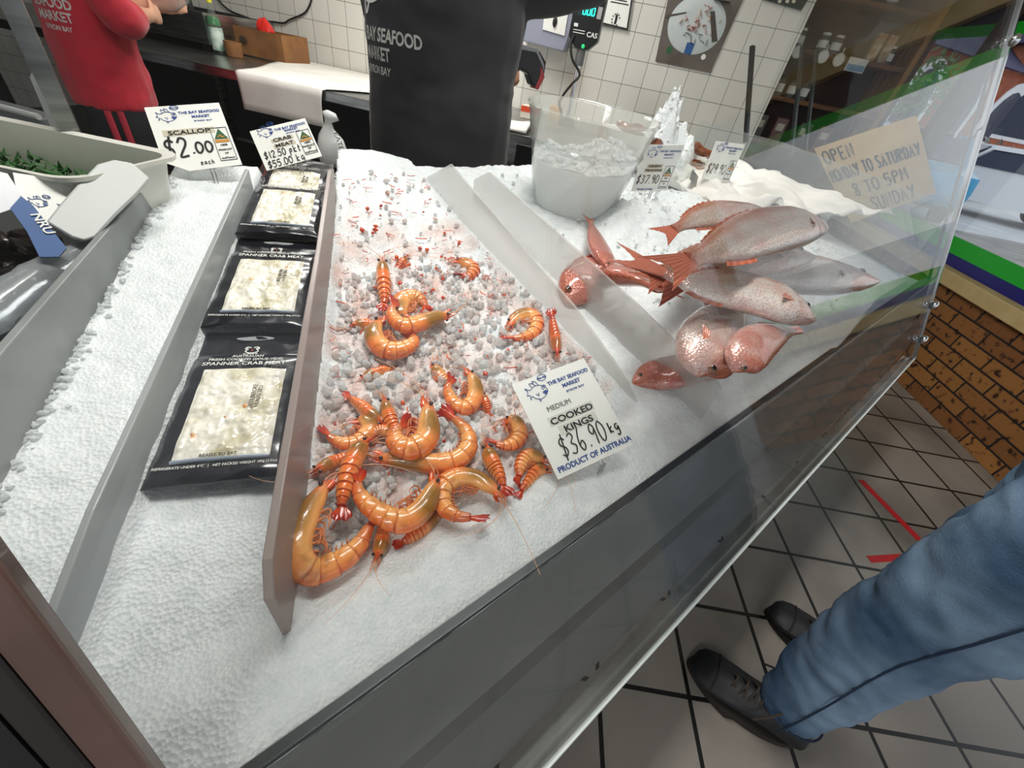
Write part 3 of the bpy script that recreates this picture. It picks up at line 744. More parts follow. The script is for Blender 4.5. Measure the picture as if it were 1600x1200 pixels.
GL = {'$': [[(.85, .78), (.55, .92), (.2, .80), (.25, .60), (.7, .45), (.8, .25), (.5, .08), (.1, .2)], [(.62, 1.1), (.40, -.12)]],
      '0': [[(.5, .98), (.2, .85), (.1, .5), (.25, .1), (.55, .02), (.85, .3), (.85, .7), (.5, .98)]], '1': [[(.4, .95), (.45, .02)]],
      '2': [[(.12, .75), (.35, .97), (.75, .88), (.75, .6), (.2, .05), (.9, .06)]], '3': [[(.15, .88), (.55, .98), (.8, .78), (.4, .54), (.85, .35), (.6, .04), (.1, .1)]],
      '5': [[(.85, .95), (.25, .95), (.2, .58), (.65, .6), (.82, .3), (.5, .02), (.1, .1)]], '6': [[(.55, 1.05), (.22, .6), (.2, .2), (.5, .0), (.78, .2), (.6, .45), (.22, .3)]],
      '7': [[(.1, .92), (.85, .95), (.4, .02)]], '8': [[(.75, .85), (.45, .98), (.2, .78), (.75, .32), (.5, .03), (.2, .22), (.75, .7), (.75, .85)]], '9': [[(.8, .72), (.5, .5), (.2, .7), (.45, .98), (.78, .85), (.82, .5), (.75, .0)]],
      '.': [[(.45, .02), (.5, .1)]], 'k': [[(.2, 1), (.2, .02)], [(.7, .6), (.22, .3), (.75, .02)]], 'g': [[(.8, .6), (.4, .62), (.2, .35), (.5, .1), (.8, .4), (.8, -.2), (.5, -.4), (.2, -.25)]],
      'p': [[(.2, .6), (.2, -.35)], [(.2, .5), (.6, .62), (.7, .3), (.22, .1)]], 't': [[(.45, .95), (.45, .1), (.7, .05)], [(.2, .62), (.75, .62)]], 'e': [[(.2, .35), (.75, .4), (.5, .65), (.2, .35), (.4, .03), (.75, .12)]], 'a': [[(.75, .6), (.3, .55), (.2, .15), (.7, .3), (.75, .6), (.8, .02)]], 'c': [[(.75, .55), (.3, .55), (.25, .1), (.75, .1)]], 'h': [[(.2, 1), (.2, .02)], [(.2, .4), (.5, .6), (.72, .4), (.72, .02)]],
      'O': [[(.5, .98), (.15, .8), (.12, .3), (.5, .02), (.88, .3), (.85, .8), (.5, .98)]], 'P': [[(.2, .02), (.22, .97)], [(.2, .95), (.75, .9), (.75, .6), (.22, .5)]], 'E': [[(.85, .95), (.2, .95), (.2, .03), (.85, .04)], [(.2, .5), (.7, .52)]],
      'N': [[(.15, .02), (.17, .97), (.8, .03), (.83, .98)]], 'M': [[(.1, .02), (.2, .97), (.5, .4), (.8, .97), (.92, .02)]], 'D': [[(.2, .97), (.2, .03)], [(.15, .95), (.7, .85), (.88, .5), (.65, .1), (.18, .04)]], 'A': [[(.1, .02), (.5, .98), (.88, .02)], [(.25, .38), (.75, .38)]],
      'Y': [[(.12, .97), (.5, .5)], [(.88, .97), (.4, .02)]], 'T': [[(.08, .94), (.92, .94)], [(.5, .94), (.5, .02)]], 'S': [[(.85, .85), (.5, .98), (.2, .78), (.75, .38), (.6, .06), (.12, .12)]], 'U': [[(.15, .97), (.18, .2), (.5, .02), (.82, .2), (.85, .97)]], 'R': [[(.2, .02), (.2, .97)], [(.2, .95), (.78, .85), (.7, .55), (.22, .5), (.85, .02)]]}
def handwrite(mb, s, M, h, w, fit, slant=.0):
    x = 0.0; total = sum(.5 if c == ' ' else {'.': .40, '1': .6}.get(c, .8) for c in s)
    adv = fit/(total*h)
    for ch in s:
        if ch == ' ': x += h*.5*adv; continue
        k = {'.': .40, '1': .6}.get(ch, .8)*adv
        for ln in GL[ch]:
            pts = [(x + (a - .08)*.72*h*adv*(.6 if ch == '.' else 1) + b*h*slant, b*h) for a, b in ln]
            stroke(mb, pts, M, w, .0004, smooth=len(pts)*4 if len(pts) > 2 and ch not in 'NMAYTE' else 0)
        x += h*k
    return x
def price_card(o, x, y, w, h, label, heading, price, badge=True, pin=.06, clip=None, extra=None, foot=None):
    M = frame(o, x, y)
    t = thing('price_card', o, label, 'price card', 'shop price cards', rot=M.to_3x3())
    A = lambda u, v, z=.0011: M @ Matrix.Translation(((u-.5)*w, v*h, z))
    pts = [(-.5, 0), (.5, 0), (.5, 1), (-.5, 1)] if not clip else clip
    k = MB(); k.slab([M @ Vector((a*w, b*h, 0)) for a, b in pts], .0012, M.to_3x3() @ Vector((0, 0, 1))); k.build('card', 'card', t, smooth=False)
    k = MB(); q = M @ Vector((.08*w, .02*h, -.002))
    for s in (-.0025, .0025): k.tube([q + M.to_3x3() @ Vector((s, .02, 0)), q + M.to_3x3() @ Vector((s, -.008, 0)), q + M.to_3x3() @ Vector((s, -.008, 0)) - UP*pin], .0011, 6)
    k.build('spike', 'steel', t)
    ln, bl = MB(), MB()
    fish_logo(ln, bl, A(.10, .73), w*.34, w*.006)
    ln.build('fish_logo', mat('print_navy', '33508E', .5), t, smooth=False)
    lettering(bl, 'THE BAY SEAFOOD', A(.685, .855), w*.066, .98, .022); lettering(bl, 'MARKET', A(.685, .785), w*.066, .98, .022); lettering(bl, 'BYRON BAY', A(.70, .725), w*.036, 1.1, .02, space=1.2)
    if foot: bl.build('shop_name', 'print_blue', t, smooth=False); bl = MB(); lettering(bl, foot[0], A(foot[1], foot[2]), w*foot[3], .95, .022)
    bl.build('origin_line' if foot else 'shop_name', 'print_blue', t, smooth=False)
    bk = MB()
    for j, (s, u, v, sz) in enumerate(heading):
        nl = len(s)
        tp = MB(); tp.slab([A(u + a*(nl*sz*.44 + .02), v + b, .0008) @ Vector((0, 0, 0)) for a, b in ((-1, -.012), (1, -.012), (1, sz*.78), (-1, sz*.78))], .0004); tp.build('label_tape', 'tape_cream' if badge else mat('tape_clear', 'DADAD2', .12), t, smooth=False)
        lettering(bk, s, A(u, v, .0014), w*sz, 1.28, .02)
    if heading: bk.build('product_name', 'print_black', t, smooth=False)
    hw = MB()
    for s, u, v, sz, pen, fw in price: handwrite(hw, s, A(u, v, .0014), h*sz, w*pen, w*fw, slant=.08)
    hw.build('handwritten_price', 'print_black', t, smooth=False)
    if badge:
        bd = MB(); x0, x1, y0, y1 = badge if badge is not True else (.74, .965, .09, .60)
        for a, b in (((x0, y0), (x1, y0)), ((x1, y0), (x1, y1)), ((x1, y1), (x0, y1)), ((x0, y1), (x0, y0))):
            stroke(bd, [((a[0]-.5)*w, a[1]*h), ((b[0]-.5)*w, b[1]*h)], A(.5, 0), w*.008)
        hh = (y1-y0)
        for s, v, sz in (('100%', .44, .05), ('PRODUCT', .30, .042), ('OF', .19, .042), ('AUSTRALIA', .05, .038)): lettering(bd, s, A((x0+x1)/2, y0 + hh*v), w*sz*hh/.51, .95, .03)
        bd.build('origin_badge', 'print_black', t, smooth=False)
        tr = MB(); tr.slab([A(a, b, .0013) @ Vector((0, 0, 0)) for a, b in ((x0+.02, y0+hh*.66), (x1-.02, y0+hh*.66), ((x0+x1)/2, y0+hh*.97))], .0003); tr.build('green_triangle', 'print_green', t, smooth=False)
        gd = MB(); gd.slab([A(a, b, .0013) @ Vector((0, 0, 0)) for a, b in ((x0+.015, y0+hh*.55), (x1-.015, y0+hh*.55), (x1-.015, y0+hh*.63), (x0+.015, y0+hh*.63))], .0003)
        stroke(gd, [((x0+.07-.5)*w, (y0+hh*.70)*h), ((x0+.11-.5)*w, (y0+hh*.76)*h), ((x0+.13-.5)*w, (y0+hh*.70)*h), ((x1-.06-.5)*w, (y0+hh*.72)*h)], A(.5, 0, .0017), w*.016, smooth=10)
        gd.build('gold_band', 'print_gold', t, smooth=False)
    return t
CW, CH = .108, .127
price_card((.3155, .1495, .892), (.9708, -.166, .1733), (.0838, .9083, .4005), CW, CH, 'white price card for medium cooked kings at 36.90 a kilo, over the prawns', [('COOKED', .50, .475, .105), ('KINGS', .52, .365, .105)], [('$36.90', .17, .14, .21, .013, .62), ('kg', .82, .18, .11, .014, .15)], badge=False, pin=.03, foot=('PRODUCT OF AUSTRALIA', .53, .045, .088))
m_ = MB(); Mk = frame((.3155, .1495, .892), (.9708, -.166, .1733), (.0838, .9083, .4005))
kings = [o for o in bpy.data.objects if o.name.startswith('price_card')][0]
lettering(m_, 'MEDIUM', Mk @ Matrix.Translation((-.01, .61*CH, .0013)), CW*.085, 1.0, 0); m_.build('size_word', 'print_grey', kings, smooth=False)
price_card((.0750, .878, 1.0205), (.9796, -.1286, .1545), (.0207, .8261, .5565), CW, CH, 'white price card for scallops at 2.00 each, left of the crab meat card', [('SCALLOP', .46, .545, .105)], [('$2', .06, .20, .30, .030, .34), ('.00', .40, .24, .17, .028, .32), ('each', .46, .06, .07, .008, .2)], pin=.05, clip=[(-.22, 0), (.5, 0), (.5, 1), (-.5, 1), (-.5, .17)])
price_card((.2239, .9221, 1.0186), (.9396, -.1786, .2921), (-.0167, .8251, .5581), .105, .088, 'small white price card for crab meat, standing behind the black packs', [('CRAB', .47, .60, .10), ('MEAT', .47, .46, .10)], [('$12.50 pkt', .06, .25, .17, .014, .66), ('$55.00 kg', .06, .02, .17, .014, .66)], badge=(.74, .965, .12, .72), pin=.04)
price_card((1.028, .668, 1.020), (.8609, -.4914, .132), (-.2407, -.1659, .9524), .100, .117, 'white price card for green prawns at 37.90, beside the clear ice bucket', [('GREEN', .42, .54, .085), ('PRAWNS', .42, .45, .085)], [('$37.90', .05, .18, .19, .014, .62)], badge=(.72, .95, .06, .56), pin=.05, foot=('Product of Aust', .36, .03, .07))
price_card((1.33, .655, 1.045), (.80, -.58, .05), (.05, -.10, .98), .088, .10, 'greyish price card reading 29.90 behind the top snapper', [], [('$29.90', .06, .18, .26, .016, .66)], badge=(.76, .97, .04, .56), pin=.06)
# ================================================================== PRAWNS
mat('prawn', 'E08A3C', .24, attr='tint', coat=.8, bump=.2, bscale=160, sss=.08, sss_r=(1, .35, .15))
mat('prawn_leg', 'D88A58', .4, col2='C4683A', nscale=60)
mat('prawn_eye', '0B0A0A', .15, coat=1)
ORG, PALE, RED, OLV, DK = lin('F06610'), lin('FDBE70'), lin('B01E06'), lin('7E5F12'), lin('6E2208')
def mixc(a, b, t): t = max(0, min(1, t)); return tuple(a[i]*(1-t) + b[i]*t for i in range(3)) + (1,)
PROF = [(0, .10), (.05, .48), (.12, .78), (.22, .97), (.32, 1.04), (.40, 1.03), (.52, .97), (.62, .88), (.72, .76), (.82, .60), (.90, .42), (.93, .34)]
def prof(s):
    for (a, ra), (b, rb) in zip(PROF, PROF[1:]):
        if s <= b: return lerp(ra, rb, (s-a)/(b-a))
    return PROF[-1][1]
SEG = [.375, .475, .565, .655, .745, .83, .93]
def prawn(name, pxs, rpx, lift, label, org=(0, 0), sc=.175, up=False, legs=True, antennae=2, seed=0, sink=0.0, red=0.0):
    pxs = [(org[0] + x*sc, org[1] + y*sc) for x, y in pxs]
    mid = on_bed(*pxs[len(pxs)//2], lift)
    r = rpx*1.2*(mid - EYE).dot(CF)/FPX
    pts = []
    for i, p in enumerate(pxs):
        a = i/(len(pxs)-1)
        pts.append(on_bed(p[0], p[1], lift + r*.55 - sink*a*r))
    rr = random.Random(seed*13 + 5)
    sp = bspline(pts, 40); n = bed_normal(mid.x, mid.y)
    turn = sum(((sp[i+1]-sp[i]).cross(sp[i+2]-sp[i+1])).dot(n) for i in range(0, 38))
    sgn = -1.0 if turn > 0 else 1.0
    t = thing(name, mid, label, 'prawn', 'cooked king prawns on ice')
    fr_ = []
    for i, p in enumerate(sp):
        tg = (sp[min(i+1, 40)] - sp[max(i-1, 0)]).normalized(); side = n.cross(tg).normalized()*sgn; nn_ = tg.cross(side)*sgn
        d, l = (nn_, side) if up else (side, nn_)
        fr_.append((p, tg, d, l))
    def at(s):
        x = max(0, min(.9999, s))*40; i = int(x); f = x-i
        a, b = fr_[i], fr_[min(i+1, 40)]
        return [a[k].lerp(b[k], f) for k in range(4)]
    def ring(s, m, seg_k):
        p, tg, d, l = at(s); R_ = r*prof(s)*m; v, c = [], []
        for j in range(16):
            a = 2*PI*j/16; ca, sa = math.cos(a), math.sin(a)
            v.append(p + d*ca*R_*(1.08 if ca > 0 else .92) + l*sa*R_*.86)
            f = .5 + .5*ca                                 # 1 on the back, 0 on the belly
            col = mixc(PALE, ORG, .15 + .75*f*f + .18*noise.noise(Vector((s*16, j*.7, seed))))
            if seg_k is not None:
                edge = (s - SEG[seg_k])/(SEG[seg_k+1] - SEG[seg_k])
                col = mixc(col, PALE, .5*sm(.55, .8, edge)*(1 - sm(.82, .9, edge))*(1 - f*.4))
                col = mixc(col, RED, .62*sm(.84, .97, edge)*(.35 + .65*f) + .65*sm(.72, .95, s) + red)
                if abs(noise.noise(Vector((s*30, j*1.7, seed + 2)))) > .33: col = mixc(col, DK, .35)
            else:
                col = mixc(col, OLV, .85*sm(.06, .14, s)*(1 - sm(.26, .37, s))*sm(.25, .8, .5 + .5*math.cos(a - .5)) + .1*noise.noise(Vector((s*20, j, seed))))
                col = mixc(col, RED, .6*(1 - sm(.02, .12, s)) + red*.7)
            c.append(col)
        return v, c
    # carapace with its spike
    k = MB(); rg = [ring(s, 1.0, None) for s in (0, .03, .07, .12, .17, .22, .27, .32, .36, .385)]
    rg.append(ring(.386, .9, None))
    k.loft([a for a, b in rg], True, [x for a, b in rg for x in b])
    p0, tg0, d0, l0 = at(.16); p1, tg1, d1, l1 = at(.0)
    sp0 = p0 + d0*r*.72; tip = p1 - tg1*r*.75 + d1*r*.12
    k.tube([sp0, sp0.lerp(tip, .5) + d0*r*.10, tip], [r*.16, r*.11, r*.015], 6, col=[ORG, mixc(ORG, RED, .5), RED])
    k.build('carapace', 'prawn', t, auto=60)
    # six overlapping rings of the tail
    k = MB()
    for g in range(6):
        a, b = SEG[g], SEG[g+1]; rg = []
        for q, m in ((-.06, .88), (.0, .95), (.2, 1.01), (.5, 1.045), (.85, 1.075), (.97, 1.07), (1.0, 1.0), (1.04, .9)):
            rg.append(ring(a + (b-a)*q if q < 1.02 else b, m, g))
        k.loft([x for x, y in rg], True, [z for x, y in rg for z in y])
    k.build('abdomen', 'prawn', t, auto=60)
    # tail fan
    k = MB(); p, tg, d, l = at(.915); pe, te, de, le = at(.99)
    L_ = (pe - p).length + r*.9
    for j, (sp_, ln) in enumerate(((0, .95), (.30, 1.05), (-.30, 1.05), (.62, .95), (-.62, .95))):
        ax = (te*math.cos(sp_) + l*math.sin(sp_)*(1 if up else .5) + d*math.sin(sp_)*(.1 if up else .55)).normalized()
        wv = (l if up else (l*.55 + d*.8)).normalized(); wv = (wv - ax*wv.dot(ax)).normalized(); th = ax.cross(wv)
        st = []
        cl = []
        for q, wd in ((0, .14), (.3, .24), (.65, .30), (.9, .22), (1, .05)):
            c0 = p + ax*L_*ln*q + th*r*.06*j
            st.append([c0 + wv*r*wd*math.cos(2*PI*m/8) + th*r*.05*math.sin(2*PI*m/8) for m in range(8)])
            cl += [mixc(mixc(ORG, RED, .3 + q), DK, .5*sm(.8, 1, q))]*8
        k.loft(st, True, cl)
    k.build('tail_fan', 'prawn', t, auto=50)
    for s in (-1, 1):
        p, tg, d, l = at(.055); e = p + l*s*r*.46 + d*r*.30 - tg*r*.12
        k = MB(); k.ball(e, r*.19, 10, 7); k.build('eye', 'prawn_eye', t)
    for s in range(antennae):
        p, tg, d, l = at(.03); q = p - tg*r*.3 - d*r*.1
        L_ = r*rr.uniform(5, 8); a0 = rr.uniform(-.6, 1.5)*(1 if s else -1)
        pp = [q]; dr = (-tg).normalized(); 
        for m in range(8):
            dr = (dr + (-d*.28 + n.cross(dr)*a0*.22)).normalized(); dr = (dr - n*dr.dot(n)*.75).normalized()
            pp.append(pp[-1] + dr*L_/8)
        pp = [Vector((v.x, v.y, max(v.z, bed(v.x, min(max(v.y, .1), .93)) + .007))) for v in pp]
        k = MB(); k.tube(bspline(pp, 24), [r*.045*(1 - .6*i/24) for i in range(25)], 5); k.build('antenna', mat('prawn_feeler', 'E2AC82', .45), t)
    for s in (-1, 1):                                  # the two flat blades beside the mouth, and short whiskers
        p, tg, d, l = at(.05); a = p - d*r*.28 + l*s*r*.25
        k = MB(); k.tube([a, a - tg*r*.55 - d*r*.12 + l*s*r*.12, a - tg*r*1.0 - d*r*.10 + l*s*r*.08], [r*.20, r*.19, r*.03], 8, up=l, flat=.35, col=[ORG, mixc(ORG, RED, .4), RED]); k.build('antennal_scale', 'prawn', t)
    k = MB()
    for s in range(4):
        p, tg, d, l = at(.04); a = p + d*r*.1 + l*r*(.3 - .2*s)
        k.tube(bspline([a, a - tg*r*.9 - d*r*rr.uniform(-.2, .5), a - tg*r*rr.uniform(1.3, 2.0) - d*r*rr.uniform(-.2, 1.0)], 8), [r*.05]*5 + [r*.03]*4, 5)
    k.build('whiskers', 'prawn_leg', t)
    if legs:
        for g in range(5):
            s0 = .17 + .042*g; p, tg, d, l = at(s0); R_ = r*prof(s0)
            a = p - d*R_*.8; 
            for sd in (-1, 1):
                b = a - d*r*rr.uniform(.45, .7) + tg*r*rr.uniform(-.5, .1) + l*sd*r*.25
                c = b - d*r*rr.uniform(.1, .5) + tg*r*rr.uniform(.3, .8) + l*sd*r*.1
                k = MB(); k.tube(bspline([a, b, c + n*r*.12, c + tg*r*.5 + n*r*.1], 8), [r*.10*(1 - .08*i) for i in range(9)], 5); k.build('walking_leg', 'prawn_leg', t)
        k = MB()
        for g in range(9):
            s0 = .41 + .045*g; p, tg, d, l = at(s0); R_ = r*prof(s0); a = p - d*R_*.85
            for sd in (-1, 1):
                b = a - d*r*.38 + tg*r*.12 + l*sd*r*.18
                k.tube([a, a.lerp(b, .5) - tg*r*.08, b], [r*.07, r*.08, r*.03], 5)
        k.build('swimmerets', 'prawn_leg', t)
    return t
R1, R2, R3, R4, R5 = (490, 600), (440, 720), (640, 600), (500, 390), (640, 440)
PR = [
 (R4, [(555,95),(560,200),(570,320),(575,430),(568,515)], 10.5, .004, dict(up=True, legs=False), 'straight cooked prawn lying head up, farthest back of the whole prawns'),
 (R4, [(775,75),(720,140),(660,235)], 7, -.002, dict(up=True, legs=False, antennae=1, sink=1.0, red=.4), 'small red prawn head poking from ice right of the straight prawn'),
 (R4, [(765,625),(715,545),(745,455),(830,420),(905,455),(955,550)], 11, .0, dict(legs=True), 'curled prawn lying under the one whose black eyes point right'),
 (R4, [(1165,578),(1030,605),(900,650),(780,680),(685,640),(640,560),(662,470)], 11.5, .014, dict(legs=False), 'bright curled prawn with black eyes pointing right towards the ice'),
 (R4, [(545,615),(490,720),(500,810),(570,880),(680,900),(790,860),(840,800),(780,745)], 13, .008, dict(), 'fat curled prawn with pale feelers below the pair of curled prawns'),
 (R4, [(285,695),(380,680),(480,690),(570,730)], 9, -.001, dict(up=True, legs=False, sink=.6), 'olive prawn head pointing left beside the fat curled prawn'),
 (R4, [(1215,110),(1290,125),(1365,175),(1330,235),(1240,225)], 9, -.004, dict(legs=False, antennae=1, red=.35), 'red prawn half sunk in ice near the milky divider'),
 (R5, [(880,395),(960,320),(1060,300),(1125,360),(1105,450),(1000,500),(860,508)], 10, -.001, dict(), 'curled prawn half buried beside the lone upright tail'),
 (R5, [(1320,660),(1305,530),(1285,410),(1265,275)], 8.5, .008, dict(up=True, legs=False, antennae=0, red=.5), 'single red prawn tail sticking up against the milky divider'),
 (R5, [(520,800),(575,900),(580,1030),(500,1125),(400,1085),(345,970),(365,870)], 11, .004, dict(), 'oval curled prawn upright with ice in its belly, left of the kings card'),
 (R5, [(215,740),(265,830),(330,900),(400,930)], 9, -.003, dict(legs=False, sink=.5), 'half buried orange prawn left of the oval curled prawn'),
 (R4, [(370,1160),(470,1115),(580,1080),(680,1070)], 8.5, -.004, dict(up=True, legs=False, antennae=1, sink=.5), 'pale prawn mostly under ice near the pale divider'),
 (R1, [(610,360),(500,265),(400,180),(290,105)], 9.5, .003, dict(up=True, legs=False, antennae=1), 'straight prawn slanting up left with its tail fan at the top'),
 (R1, [(370,330),(450,330),(500,390),(460,460),(380,520),(270,530),(170,490),(85,425)], 11.5, .003, dict(), 'curled prawn with its tail pointing left at the pale divider'),
 (R1, [(625,140),(665,270),(715,385),(790,470)], 11, .004, dict(up=True, legs=False), 'prawn with one shiny black eye standing up behind the large front-facing prawn'),
 (R1, [(1010,150),(1020,330),(1000,480),(880,570),(755,530),(735,430),(820,350)], 16, .018, dict(), 'large rounded prawn facing front with its spike pointing up'),
 (R1, [(530,655),(720,665),(900,680),(1080,705),(1260,680),(1375,570),(1370,440),(1290,340),(1170,250)], 13.5, .006, dict(), 'long prawn in a hook shape below the rounded one, head left'),
 (R1, [(5,785),(140,725),(260,670),(350,600)], 11, .002, dict(up=True, legs=False), 'dark-eyed prawn head pointing left against the pale divider'),
 (R1, [(500,520),(410,590),(345,710),(295,870),(262,1010),(250,1130)], 15, .016, dict(up=True, legs=False, antennae=1), 'thick prawn seen from its back running downward along the left'),
 (R2, [(1375,145),(1330,290),(1230,450),(1085,530),(930,490),(780,390),(690,270),(675,120)], 15.5, .020, dict(), 'big pale orange prawn curved like a smile at the front'),
 (R2, [(430,170),(320,340),(205,560),(140,760),(180,920),(320,970),(520,890),(670,770),(755,630),(835,490)], 18.5, .012, dict(), 'largest prawn at the front left corner, tail sweeping up to the right'),
 (R2, [(850,870),(890,740),(905,610),(885,500)], 11, .001, dict(up=True, legs=False), 'prawn head pointing down with a black eye at the ice edge'),
 (R3, [(830,1015),(700,910),(560,840),(415,840),(310,915),(295,1040),(350,1140),(480,1185),(640,1180)], 13, .012, dict(), 'coiled prawn with many pale legs showing, front right of the heap'),
 (R3, [(685,560),(725,680),(790,800),(855,960)], 12, .008, dict(up=True, legs=False, antennae=1), 'orange prawn seen from its back slanting down beside the coiled one'),
 (R3, [(850,330),(940,335),(980,430),(950,510),(850,550),(720,515)], 10.5, .006, dict(), 'small curled prawn beside the lower left edge of the kings card'),
 (R3, [(1210,690),(1080,645),(1000,720),(975,860)], 10.5, .002, dict(), 'prawn partly hidden behind the kings card by the front ice'),
 (R3, [(1230,760),(1140,780),(1060,870),(980,980)], 9, .0, dict(up=True, legs=False, sink=.3), 'tan prawn lying along the front ice under the kings card'),
 (R2, [(1420,470),(1280,590),(1160,680),(1060,740)], 11, -.002, dict(up=True, legs=False, antennae=1, red=.2), 'orange prawn squashed low between the smiling prawn and the front ice'),
 (R1, [(700,460),(640,425),(560,430),(500,500)], 9, .006, dict(legs=False, antennae=0, red=.35), 'small red prawn tail tucked beside the rounded prawn'),
 (R3, [(640,90),(680,190),(720,290)], 8, .0, dict(up=True, legs=True, antennae=2, sink=.5, red=.3), 'red whiskery prawn head in ice by the kings card'),
]
for i, (org, pts, rp, lift, kw, label) in enumerate(PR):
    prawn('prawn', pts, rp, lift, label, org, seed=i, **kw)
# loose feelers and shell bits scattered on the ice behind the prawns
fb = MB(); rr = random.Random(5)
for i in range(150):
    y = rr.uniform(.24, .83); x = rr.uniform(xD2(y) + .015, XD3 - .012)
    p = Vector((x, y, bed(x, y) + .008)); a = rr.uniform(0, 2*PI); L_ = rr.uniform(.006, .022); cv = rr.uniform(-2, 2); pp = [p]
    for m in range(6): a += cv/6; pp.append(pp[-1] + Vector((math.cos(a), math.sin(a), rr.uniform(-.1, .12)))*L_/6)
    fb.tube(pp, [rr.uniform(.0005, .0010)]*7, 5, col=[mixc(RED, ORG, rr.random())]*7)
for i in range(46):
    y = rr.uniform(.24, .75); x = rr.uniform(xD2(y) + .02, XD3 - .02)
    p = Vector((x, y, bed(x, y) + .006)); chip(fb, p, rr.uniform(.003, .007), rr, mixc(RED, ORG, rr.random()))
o = fb.build('prawn_scraps', 'prawn', None, auto=0); tag(o, 'broken red prawn feelers and shell scraps sprinkled over the pinkish ice', 'prawn scraps', kind='stuff')
# ================================================================== WHOLE FISH
mat('fish_skin', 'C9B4A8', .22, .18, attr='tint', coat=.7)
_t = MATS['fish_skin'].node_tree
_b = _t.nodes['Principled BSDF']; _c = nn(_t, 'ShaderNodeTexCoord'); _v = nn(_t, 'ShaderNodeTexVoronoi', Scale=330); _t.links.new(_c.outputs['Object'], _v.inputs['Vector'])
_p2 = nn(_t, 'ShaderNodeBump', Strength=.45, Distance=.002); _t.links.new(_v.outputs['Distance'], _p2.inputs['Height'])
_mr = nn(_t, 'ShaderNodeMapRange'); _mr.inputs['From Min'].default_value, _mr.inputs['From Max'].default_value = .25, .75; _mr.inputs['To Min'].default_value, _mr.inputs['To Max'].default_value = 0.0, .26; _t.links.new(_v.outputs['Distance'], _mr.inputs['Value'])
_mm = nn(_t, 'ShaderNodeMix', data_type='RGBA', blend_type='MULTIPLY'); _src = _b.inputs['Base Color'].links[0].from_socket; _t.links.new(_mr.outputs[0], _mm.inputs['Factor']); _t.links.new(_src, _mm.inputs['A']); _mm.inputs['B'].default_value = lin('8A7C74'); _t.links.new(_mm.outputs['Result'], _b.inputs['Base Color'])
_t.links.new(_p2.outputs[0], _b.inputs['Normal'])
mat('fin', 'C4582C', .35, attr='tint', coat=.3, bump=.3, bscale=90)
mat('eye_ring', '6E4A30', .2, .2, coat=1)
FD = [(0, .05), (.03, .20), (.08, .42), (.15, .66), (.24, .86), (.34, .98), (.45, 1.0), (.58, .90), (.70, .70), (.80, .47), (.88, .31), (.94, .27), (.97, .29)]
def fprof(s):
    for (a, ra), (b, rb) in zip(FD, FD[1:]):
        if s <= b: return lerp(ra, rb, (s-a)/(b-a))
    return FD[-1][1]
SILV, BACK, PINK, WHT, ORF = lin('D0CAC4'), lin('B2581E'), lin('C47466'), lin('E8DCD4'), lin('C05A28')
